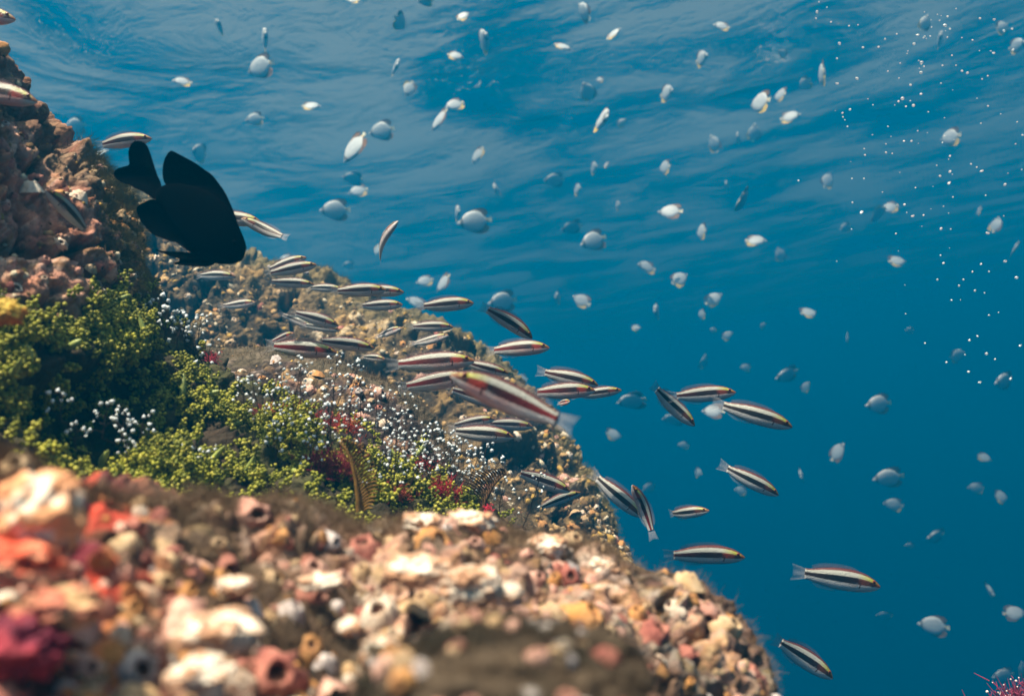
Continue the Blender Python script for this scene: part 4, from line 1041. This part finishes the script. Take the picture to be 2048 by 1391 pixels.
# ---- the black damselfish ------------------------------------------------
from mathutils.geometry import tessellate_polygon
BLACK = Mat("damsel_skin"); _co = BLACK.coord(); _n = BLACK.noise(_co, 300, 3)
BLACK.l(BLACK.ramp(_n.outputs[0], [(.3, (.0006, .0007, .001)), (.75, (.0016, .0016, .002))]), BLACK.b.inputs["Base Color"])
BLACK.set(BLACK.b, Roughness=.95, Specular_IOR_Level=.01); BLACK = BLACK.m
DD = .74; DK = DD / FPX; DC = (372, 430)
def dl(pts): return np.array([((x - DC[0]) * DK, 0, -(y - DC[1]) * DK) for x, y in pts])
def chaikin(p, n=2):
    for _ in range(n):
        q = np.roll(p, -1, 0); p = np.stack([p * .75 + q * .25, p * .25 + q * .75], 1).reshape(-1, p.shape[1])
    return p
def plate(pts, th):
    p = chaikin(dl(pts), 1); tri = np.array(tessellate_polygon([[Vector((x, z, 0)) for x, _, z in p]])); n = len(p)
    a, b = p.copy(), p.copy(); a[:, 1] = -th; b[:, 1] = th
    k = np.arange(n); side = np.stack([k, (k + 1) % n, (k + 1) % n + n, k + n], 1)
    return np.concatenate([a, b]), [tri, tri[:, ::-1] + n, side]
body = [(491, 505), (492, 490), (487, 475), (479, 455), (469, 432), (455, 412), (437, 396), (415, 382), (390, 372), (360, 366), (335, 368), (318, 374), (312, 386), (306, 398), (322, 412), (335, 432), (350, 455), (368, 478), (388, 500), (410, 518), (430, 527), (455, 529), (475, 525), (486, 520)]
BP = np.array(body, float)
ax0, ax1 = np.array([492., 508.]), np.array([311., 386.]); axd = (ax1 - ax0) / np.linalg.norm(ax1 - ax0); axn = np.array([-axd[1], axd[0]])
rows = []
Lx = np.linalg.norm(ax1 - ax0)
loc = np.stack([(BP - ax0) @ axd, (BP - ax0) @ axn], 1)
for t in np.linspace(.004, .996, 30):
    x = t * Lx; hits = []
    for a, b in zip(loc, np.roll(loc, -1, 0)):
        if (a[0] - x) * (b[0] - x) < 0: hits.append(a[1] + (b[1] - a[1]) * (x - a[0]) / (b[0] - a[0]))
    if len(hits) < 2: hits = [2, -2]
    rows.append((x, max(hits), min(hits), .21 * (max(hits) - min(hits)) * (1.15 - .55 * t) + 1))
v, f, uv = loft(rows, 22)
pxy = ax0[None] + v[:, :1] * axd + v[:, 2:3] * axn
v3 = np.stack([(pxy[:, 0] - DC[0]) * DK, v[:, 1] * DK, -(pxy[:, 1] - DC[1]) * DK], 1)
root = link("black_damselfish", None)
root.matrix_world = Matrix(((right.x, fwd.x, up.x, 0), (right.y, fwd.y, up.y, 0), (right.z, fwd.z, up.z, 0), (0, 0, 0, 1)))
root.location = P(*DC, DD)
tag(root, "jet black damselfish diving nose down beside the reef wall", "damselfish")
link("body", mesh("damsel_body", v3, f, [BLACK]), root)
for nm, pts in (
    ("dorsal_fin", [(340, 300), (352, 305), (365, 312), (390, 325), (410, 340), (423, 348), (437, 366), (450, 384), (461, 408), (471, 432), (476, 450), (465, 440), (450, 415), (435, 402), (415, 390), (390, 380), (360, 374), (338, 376), (330, 368), (325, 352), (327, 322)]),
    ("anal_fin", [(303, 398), (292, 403), (282, 408), (272, 416), (277, 433), (285, 447), (295, 459), (307, 470), (325, 477), (342, 483), (352, 484), (367, 495), (381, 505), (400, 512), (385, 488), (362, 460), (338, 425), (318, 400)]),
    ("pelvic_fin", [(381, 505), (360, 503), (332, 503), (306, 498), (330, 509), (350, 515), (364, 520), (341, 528), (380, 532), (400, 533), (425, 531), (432, 522), (410, 510)]),
    ("tail_fin", [(322, 378), (322, 366), (313, 348), (300, 305), (293, 288), (280, 281), (265, 284), (257, 300), (258, 318), (260, 330), (250, 333), (232, 338), (227, 350), (231, 357), (245, 366), (260, 370), (270, 377), (282, 381), (297, 390), (309, 400), (320, 392)])):
    v, f = plate(pts, .0007 if nm != "pelvic_fin" else .0011)
    link(nm, mesh("damsel_" + nm, v, f, [BLACK], smooth=False), root)
ev, ef = ico(2); s = Soup(); s.add(ev * .0024 + [(474 - DC[0]) * DK, -.0062, -(486 - DC[1]) * DK], ef); link("eye", s.build("damsel_eye", [BLACK]), root)

# ---- butterflyfish in the blue ---------------------------------------------
def bfly_mat():
    m = Mat("butterfly_white"); uv = m.n("UVMap"); sp_ = m.n("SeparateXYZ"); m.l(uv.outputs[0], sp_.inputs[0])
    n = m.noise(m.coord(), 9, 3)
    c = m.mix(m.ramp(n.outputs[0], [(.3, (0, 0, 0)), (.7, (1, 1, 1))]), (.60, .61, .63), (.48, .50, .54))
    c = m.mix(m.ramp(sp_.outputs[0], [(.08, (0, 0, 0)), (.13, (.9, .9, .9)), (.17, (.9, .9, .9)), (.22, (0, 0, 0))]), c, (.10, .07, .05))
    c = m.mix(m.ramp(sp_.outputs[0], [(.93, (0, 0, 0)), (.98, (1, 1, 1))]), c, (.62, .38, .08))
    m.l(c, m.b.inputs["Base Color"]); m.set(m.b, Roughness=.42, Specular_IOR_Level=.45)
    vo = m.n("TexVoronoi"); m.l(m.coord(), vo.inputs["Vector"]); vo.inputs["Scale"].default_value = 40
    m.l(m.bump(vo.outputs["Distance"], .2, .006), m.b.inputs["Normal"]); return m.m
BW = bfly_mat()
BE = simple("butterfly_fin_edge", (.20, .09, .025), .6, .3, .5, 12); BY = simple("butterfly_yellow", (.62, .42, .09), .6, .3, .35, 12); BT = simple("butterfly_tail", (.70, .66, .50), .6, .3, .3, 12)
BR = spline_rows([(.50, .012, -.030, .008), (.46, .035, -.055, .030), (.40, .085, -.10, .055), (.30, .19, -.18, .078), (.16, .285, -.265, .090), (0, .325, -.315, .086), (-.14, .31, -.305, .072), (-.26, .24, -.235, .052), (-.34, .13, -.13, .034), (-.40, .07, -.07, .022), (-.44, .06, -.06, .014)], 26)
def bfly_parts():
    out = []; v, f, uv = loft(BR, 18); out.append(("body", mesh("butterfly_body", v, f, [BW], uv=uv)))
    xs = np.linspace(.16, -.36, 20)
    for nm, col, sg in (("dorsal_fin", 1, 1), ("anal_fin", 2, -1)):
        e = np.interp(-xs, -BR[:, 0], BR[:, col]); h = np.interp(xs, [-.40, -.36, -.28, -.1, .16], [.07, .18, .22, .13, .0])
        base = np.stack([xs, 0 * xs, e * .90], 1); tip = np.stack([xs - h * .6, 0 * xs, e + sg * h * .55], 1)
        v, f, uv = strip(base, tip, 3, .012); out.append((nm, mesh("butterfly_" + nm, v, f, [BE], uv=uv)))
    zz = np.linspace(1, -1, 9); v, f, uv = strip(np.stack([np.full(9, -.43), 0 * zz, zz * .058], 1), np.stack([-.545 - .01 * np.abs(zz), 0 * zz, zz * .10], 1), 3, .008)
    out.append(("tail_fin", mesh("butterfly_tail_fin", v, f, [BT], uv=uv))); return out
BPARTS = bfly_parts()
s = Soup()
for q, (nm, me) in enumerate(BPARTS):
    vv = np.zeros(len(me.vertices) * 3); me.vertices.foreach_get("co", vv); vv = vv.reshape(-1, 3)
    f4 = np.array([p.vertices[:] for p in me.polygons if len(p.vertices) == 4]); f3 = np.array([p.vertices[:] for p in me.polygons if len(p.vertices) == 3]).reshape(-1, 3)
    s.add(vv, [x for x in (f4, f3) if len(x)], q)
u_ = np.concatenate([np.clip((.5 - np.concatenate(s.v)[:, :1]) / .94, 0, 1), np.full((s.n, 1), .5)], 1)
BFAR = s.build("butterfly_far", [BW, BE, BY, BT], uv=u_)
def butterfly(x, y, ln, ang, kind='s', tilt=0., label=None, L=.21, grp=None):
    """ang: where the head points in the picture (deg, 0 right, 90 up); kind s = side on, e = edge on (ang is then the way the back points); tilt turns the flank up to the light"""
    r = np.random.default_rng(int(x * 3 + y * 7))
    a = R(ang)
    if kind == 's':
        yaw = R(r.uniform(-28, 28)); d = L * FPX / ln * math.cos(yaw)
        X = (right * math.cos(a) + up * math.sin(a)) * math.cos(yaw) - fwd * math.sin(yaw)
        hint = up if abs(math.sin(a)) < .9 else (up + right * .8)
        sg = 1 if math.cos(a) >= 0 else -1
        X, Y, Z = basis(X, -R(tilt if tilt > 20 else tilt - 14) * sg, hint)
    else:
        d = L * .66 * FPX / ln; yaw = R(r.uniform(8, 24)) * (1 if r.random() < .5 else -1)
        Zd = right * math.cos(a) + up * math.sin(a); sd = right * math.sin(a) - up * math.cos(a)
        X = (-fwd if r.random() < .5 else fwd) * math.cos(yaw) + sd * math.sin(yaw)
        X, Y, Z = basis(X, 0, Zd)
    d = min(d, 11.5, 2.6 / max(.02, (P(x, y, 1).z)))
    s_ = ln * d / FPX / (math.cos(yaw) if kind == 's' else .66)
    if ln >= 40 and kind == 's':
        o = link("butterflyfish", None); o.empty_display_size = .1
        for nm, me in BPARTS: link(nm, me, o)
    else: o = link("butterflyfish", BFAR)
    place(o, P(x, y, d), X, Y, Z, s_)
    base = label or {'e': "thin pale butterflyfish seen edge on in the open blue water", 's': "small pale butterflyfish far off in the open blue water"}[kind]
    tag(o, base, "butterflyfish", grp or ("butterflyfish feeding in mid water" if label else {'e': "butterflyfish seen edge on", 's': "small far butterflyfish"}[kind]))
BL = [
 # bluish ones seen side on, head left
 (520, 135, 58, 192, 's', 8, "blue grey butterflyfish with brown rear edge under the sky patches"), (150, 252, 46, 185, 's', -5, "faint butterflyfish with brown arc just above the reef wall's crest"),
 (762, 262, 52, 188, 's', 6, "blue grey butterflyfish right behind the large bright white one"), (508, 238, 36, 190, 's', 12, "small blue grey butterflyfish below the brown edged one at upper left"),
 (705, 357, 42, 170, 's', -28, "dark brown edged butterflyfish touching a paler one below it"), (715, 382, 38, 195, 's', 22, "pale butterflyfish touching the dark one above it"),
 (668, 420, 58, 183, 's', 10, "blue butterflyfish with yellow tail right of the black fish"), (947, 443, 66, 187, 's', 10, "largest blue grey butterflyfish, brown edge at its rear, mid picture"),
 (1107, 360, 40, 182, 's', -10, "dim round butterflyfish above the dark one in mid water"), (1142, 455, 43, 195, 's', -28, "dark butterflyfish up left of a bright blue one"),
 (1185, 482, 54, 200, 's', 16, "blue butterflyfish with yellow edge directly under the dark one"), (1003, 603, 56, 190, 's', 4, "blue butterflyfish above the diving wrasse by the boulder's edge"),
 (1262, 802, 56, 190, 's', -26, "dark teal butterflyfish right of the wrasse trio"), (1345, 838, 40, 180, 's', -24, "dark butterflyfish peeping out under the steeply diving wrasse"),
 (1572, 750, 50, 200, 's', -18, "dark butterflyfish with orange tail right of the open water wrasse"), (1755, 808, 54, 186, 's', 8, "blue butterflyfish with straight rear edge at mid right"),
 (1775, 955, 56, 190, 's', -2, "dim blue butterflyfish with brown back edge at lower right"), (1865, 1250, 52, 178, 's', 14, "two tone butterflyfish, white above and dark below, at lower right"),
 (1768, 1230, 32, 180, 's', -22, "small dark butterflyfish left of the two tone one"), (1870, 1072, 42, 185, 's', -12, "dim round butterflyfish above the two tone one"), (2005, 1350, 44, 190, 's', 5, "butterflyfish behind the red seaweed in the corner"),
 (2006, 762, 46, 190, 's', 0, "dim butterflyfish with a bubble in front at the right edge"), (818, 178, 34, 250, 's', -28, "dark little butterflyfish under the brightest sky patch"), (1175, 182, 38, 120, 's', -25, "dark butterflyfish with brown side at upper middle"),
 (1428, 286, 36, 110, 's', -28, "dark butterflyfish hanging nose up at upper right of centre"), (850, 2, 30, 180, 's', -20, "dark butterflyfish cut by the top edge"), (1168, 22, 44, 118, 's', -12, "blue grey butterflyfish standing nose up near the top edge"),
 # bright ones tilted to the light
 (708, 297, 70, 232, 's', 27, "largest bright white butterflyfish, nose down left, yellow edge"), (878, 241, 48, 228, 's', 28, "bright white butterflyfish nose down left under a paler one"), (908, 210, 38, 205, 's', 30, "pale butterflyfish touching the bright white one's back"),
 (1127, 94, 36, -18, 's', 48, "bright white butterflyfish near the top, nose down right"), (1228, 67, 32, 35, 's', 44, "white butterflyfish near the top right of the brightest one"), (624, 212, 36, 2, 's', 42, "white butterflyfish facing right left of the large white one"),
 (927, 32, 28, 40, 's', 44, "small white butterflyfish with yellow lower edge near the top edge"), (912, 112, 32, -10, 's', 30, "pale white butterflyfish facing right under the top small white one"), (955, 311, 38, 235, 's', 26, "white butterflyfish nose down in mid water above the blue grey one"),
 (363, 163, 32, 180, 's', 36, "white butterflyfish with yellow tail under the left sky patches"), (204, 305, 30, 20, 's', 48, "bright white butterflyfish touching the reef wall's edge"), (1442, 52, 32, 170, 's', 30, "pale butterflyfish with orange rear at the top right"),
 (1508, 264, 34, 85, 's', 34, "round white butterflyfish in the upper right beside a thin one"), (1582, 233, 36, 8, 's', 28, "white butterflyfish with orange tail at the edge of the bubbles"), (1339, 423, 44, 178, 's', 30, "pale butterflyfish with orange rear in the middle of the water"),
 (1513, 481, 38, -4, 's', 40, "bright white butterflyfish facing right, yellow rear, right of centre"), (1292, 533, 38, 165, 's', 30, "pale humped butterflyfish right of the lone wrasse's nose"), (1360, 557, 38, 30, 's', 30, "pale butterflyfish nose up right below the humped one"),
 (1162, 600, 36, 150, 's', 28, "pale butterflyfish below the lone level wrasse"), (1428, 597, 38, 30, 's', 28, "pale butterflyfish with dark underside right of centre"), (1618, 625, 36, 5, 's', 48, "brightest white butterflyfish in the right half"),
 (1795, 522, 38, 2, 's', 40, "white butterflyfish facing right, yellow rear, beneath the bubbles"), (1755, 428, 36, 245, 's', 26, "left fish of a touching pale butterflyfish pair"), (1777, 416, 34, 200, 's', 26, "right fish of a touching pale butterflyfish pair"),
 (1655, 360, 34, 60, 's', 24, "pale butterflyfish nose up beside the bubble column"), (1992, 448, 34, 65, 's', 26, "pale butterflyfish with a bubble at its lower edge, far right"), (1695, 677, 26, 100, 's', 42, "small white upright butterflyfish under the brightest right one"),
 (848, 562, 34, 195, 's', 30, "pale butterflyfish left of its pair mate above the boulder's skyline"), (886, 567, 42, 230, 's', 24, "pale butterflyfish with yellow edge, right of the skyline pair"), (832, 604, 42, 160, 's', 44, "white butterflyfish partly behind a wrasse tail at the skyline"),
 (1425, 822, 40, 180, 's', 34, "white butterflyfish behind a translucent wrasse tail"), (1228, 869, 34, -15, 's', 34, "white butterflyfish in clear water under the dark teal one"), (1676, 902, 40, 62, 's', 24, "curled pale butterflyfish nose up at lower right"),
 (1970, 915, 26, -25, 's', 32, "small pale butterflyfish with orange rear at right"), (2003, 993, 34, -8, 's', 24, "pale butterflyfish facing right near the right edge"), (1950, 975, 32, 180, 's', 14, "pale butterflyfish left of another near the right edge"), (1785, 1008, 34, 175, 's', 12, "pale butterflyfish under the dim one with brown back"),
 (2030, 1225, 42, 5, 's', 34, "white butterflyfish cut near the right edge, low down"), (1040, 688, 30, 185, 's', 34, "white butterflyfish behind the diving wrasse by the boulder"), (570, 520, 34, 205, 's', 30, "pale butterflyfish slipping behind wrasse at the skyline"),
 (1040, 757, 26, 180, 's', 26, "tiny pale butterflyfish above the biggest wrasse's tail"), (755, 500, 24, 265, 's', 20, "small butterflyfish with yellow tail behind the steep wrasse"), (1850, 45, 34, 70, 's', 10, "pale butterflyfish among the top right bubbles"),
 (2005, 55, 34, 20, 's', 18, "pale butterflyfish with a bubble on it at the top right"), (1915, 710, 36, 20, 's', 6, "faint butterflyfish with yellow tail under the bubbles"),
 (1408, 722, 30, 80, 's', 6, None), (1490, 735, 22, 180, 's', 10, None), (1560, 508, 30, 110, 's', 8, None), (1690, 455, 26, 200, 's', 4, None), (2030, 497, 32, 70, 's', 0, None), (1818, 660, 20, 180, 's', 0, None),
 (1480, 980, 24, 170, 's', 20, None), (1296, 975, 26, 200, 's', 10, None), (1365, 890, 22, 180, 's', 6, None), (1612, 772, 22, 60, 's', 14, None), (1456, 670, 24, 30, 's', 20, None), (1273, 655, 20, 0, 's', 34, None), (1565, 107, 22, 150, 's', 4, None),
 (1244, 245, 22, 40, 's', 10, None), (1425, 660, 16, 180, 's', 8, None), (697, 530, 20, 180, 's', 6, None), (1818, 1090, 18, 180, 's', 2, None), (2046, 1335, 30, 100, 's', 20, None), (705, 0, 26, 180, 's', 30, None), (1199, 160, 14, 180, 's', 20, None), (1526, 650, 14, 40, 's', 12, None),
 # edge on
 (438, 52, 28, 120, 'e', 0, "thin white butterflyfish seen edge on at the upper left, alone"), (398, 305, 34, 80, 'e', 0, "thin white butterflyfish edge on above the black fish's back"), (1205, 238, 46, 66, 'e', 0, "brightest thin butterflyfish edge on, leaning right, upper middle"), (1483, 402, 46, 60, 'e', 0, "thin bent bright butterflyfish leaning right at right of centre"),
 (530, 76, 40, 95, 'e', 0, "thin dark butterflyfish edge on above the brown edged one"), (968, 80, 42, 110, 'e', 0, "thin dark bent butterflyfish edge on near the top"),
 (800, 45, 32, 65, 'e', 0, None), (792, 133, 34, 68, 'e', 0, None), (1404, 116, 28, 95, 'e', 0, None), (1520, 205, 40, 80, 'e', 0, None), (1476, 275, 24, 95, 'e', 0, None), (1188, 335, 24, 92, 'e', 0, None), (1329, 335, 26, 85, 'e', 0, None), (1334, 185, 30, 90, 'e', 0, None),
 (1900, 275, 32, 92, 'e', 0, None), (1880, 78, 32, 80, 'e', 0, None), (1610, 168, 24, 125, 'e', 0, None), (1645, 150, 44, 95, 'e', 0, None), (1560, 190, 26, 70, 'e', 0, None), (2035, 90, 26, 100, 'e', 0, None), (993, 378, 26, 115, 'e', 0, None), (915, 425, 30, 92, 'e', 0, None),
 (1403, 463, 30, 85, 'e', 0, None), (1313, 622, 30, 95, 'e', 0, None), (1403, 628, 18, 90, 'e', 0, None), (1155, 378, 22, 85, 'e', 0, None), (1453, 370, 20, 95, 'e', 0, None), (1115, 595, 24, 92, 'e', 0, None), (1397, 945, 18, 85, 'e', 0, None), (1603, 950, 26, 110, 'e', 0, None), (1980, 1182, 28, 110, 'e', 0, None), (1236, 410, 18, 95, 'e', 0, None), (1958, 422, 18, 80, 'e', 0, None), (1212, 330, 14, 60, 'e', 0, None),
]
for t in BL: butterfly(*t[:6], label=t[6])

# ---- bubbles ---------------------------------------------------------------
BUB = Mat("bubble"); BUB.set(BUB.b, Base_Color=(.92, .95, .97, 1), Metallic=.35, Roughness=.28, Specular_IOR_Level=.8)
lw = BUB.n("LayerWeight"); lw.inputs["Blend"].default_value = .35; tb = BUB.n("BsdfTransparent"); mx = BUB.n("MixShader")
BUB.l(BUB.ramp(lw.outputs["Facing"], [(.05, (.35, .35, .35)), (.7, (.97, .97, .97))]), mx.inputs[0]); BUB.l(tb.outputs[0], mx.inputs[2]); BUB.l(BUB.b.outputs[0], mx.inputs[1]); BUB.l(mx.outputs[0], BUB.out.inputs["Surface"]); BUB = BUB.m
BV, BF = ico(2)
BUBM = [mesh("bubble", BV * np.array([1, 1, .8]), BF, [BUB]), mesh("bubble", BV * (1 + .16 * np.sin(BV[:, :1] * 3 + BV[:, 1:2] * 2)) * np.array([1.25, .9, .7]), BF, [BUB])]
BBL = [(1638, 4, 3), (1654, 15, 2.5), (1634, 24, 5), (1632, 37, 3), (1662, 44, 3.5), (1698, 52, 3.5), (1716, 50, 2.5), (1679, 87, 5), (1726, 95, 4), (1757, 94, 4), (1770, 78, 3.5), (1674, 117, 3.5), (1835, 70, 4.5), (1828, 88, 5.5), (1890, 51, 6.5), (1900, 58, 4), (1895, 33, 3.5), (1843, 125, 6), (1848, 133, 3), (1842, 145, 5.5),
       (1714, 157, 5.5), (1674, 167, 4.5), (1821, 170, 4.5), (1805, 197, 6), (1797, 203, 4), (1842, 188, 4.5), (1827, 211, 5.5), (1812, 213, 3.5), (1700, 219, 4.5), (1685, 226, 4), (1686, 234, 3), (1924, 142, 4.5), (1935, 146, 4.5), (1987, 106, 4.5), (2026, 100, 5), (1960, 37, 4), (1988, 39, 4.5), (2008, 62, 4.5), (2024, 58, 4), (1945, 80, 3), (1885, 131, 3), (1912, 131, 3),
       (1808, 282, 4), (1823, 282, 4), (1885, 285, 3), (1900, 312, 4), (1772, 305, 3.5), (1730, 310, 3.5), (1963, 342, 5), (1942, 328, 3.5), (1976, 212, 3.5), (2045, 270, 3.5), (1900, 343, 5), (1880, 352, 4.5), (1898, 366, 6), (2010, 369, 5), (1906, 394, 3), (1723, 425, 6), (1705, 405, 3), (1809, 409, 4.5), (1825, 432, 4.5), (1847, 430, 3.5), (1882, 457, 5), (1975, 466, 5),
       (1887, 526, 4.5), (1962, 528, 4), (2010, 522, 5.5), (2033, 555, 5.5), (1945, 543, 3), (1978, 543, 3), (1875, 559, 3.5), (1927, 559, 3.5), (1918, 571, 3.5), (1950, 581, 4), (1903, 600, 3.5), (1978, 630, 3.5), (1955, 672, 4), (1939, 680, 4.5), (2040, 691, 4.5), (1850, 686, 3.5), (1973, 707, 5), (1893, 724, 4), (1937, 743, 4.5), (2021, 757, 5), (1959, 764, 5), (1990, 718, 3.5), (1930, 709, 3), (1728, 357, 3), (1704, 357, 3), (1597, 361, 3.5), (1690, 240, 2.5), (1776, 253, 3), (1695, 253, 3)]
rb = np.random.default_rng(21)
while len(BBL) < 175:
    x, y = 1860 + rb.normal(0, 110), abs(rb.normal(0, 300)) + rb.uniform(0, 60)
    if 1600 < x < 2046 and y < 800: BBL.append((x, y, rb.uniform(1.5, 2.9)))
for k, (x, y, r_) in enumerate(BBL):
    d = 1.0 + .5 * rb.random()
    o = link("bubble", BUBM[1 if (r_ > 4.4 and k % 3 == 0) else 0]); o.location = P(x, y, d); s_ = r_ * .68 * d / FPX; o.scale = (s_, s_, s_); o.rotation_euler = rb.uniform(-.6, .6, 3)
    big = r_ > 5
    tag(o, "largest glinting bubble rising at the upper right" if big else "small bubble rising through the water at the upper right", "bubble", "largest bubbles at the upper right" if big else "small bubbles at the upper right")
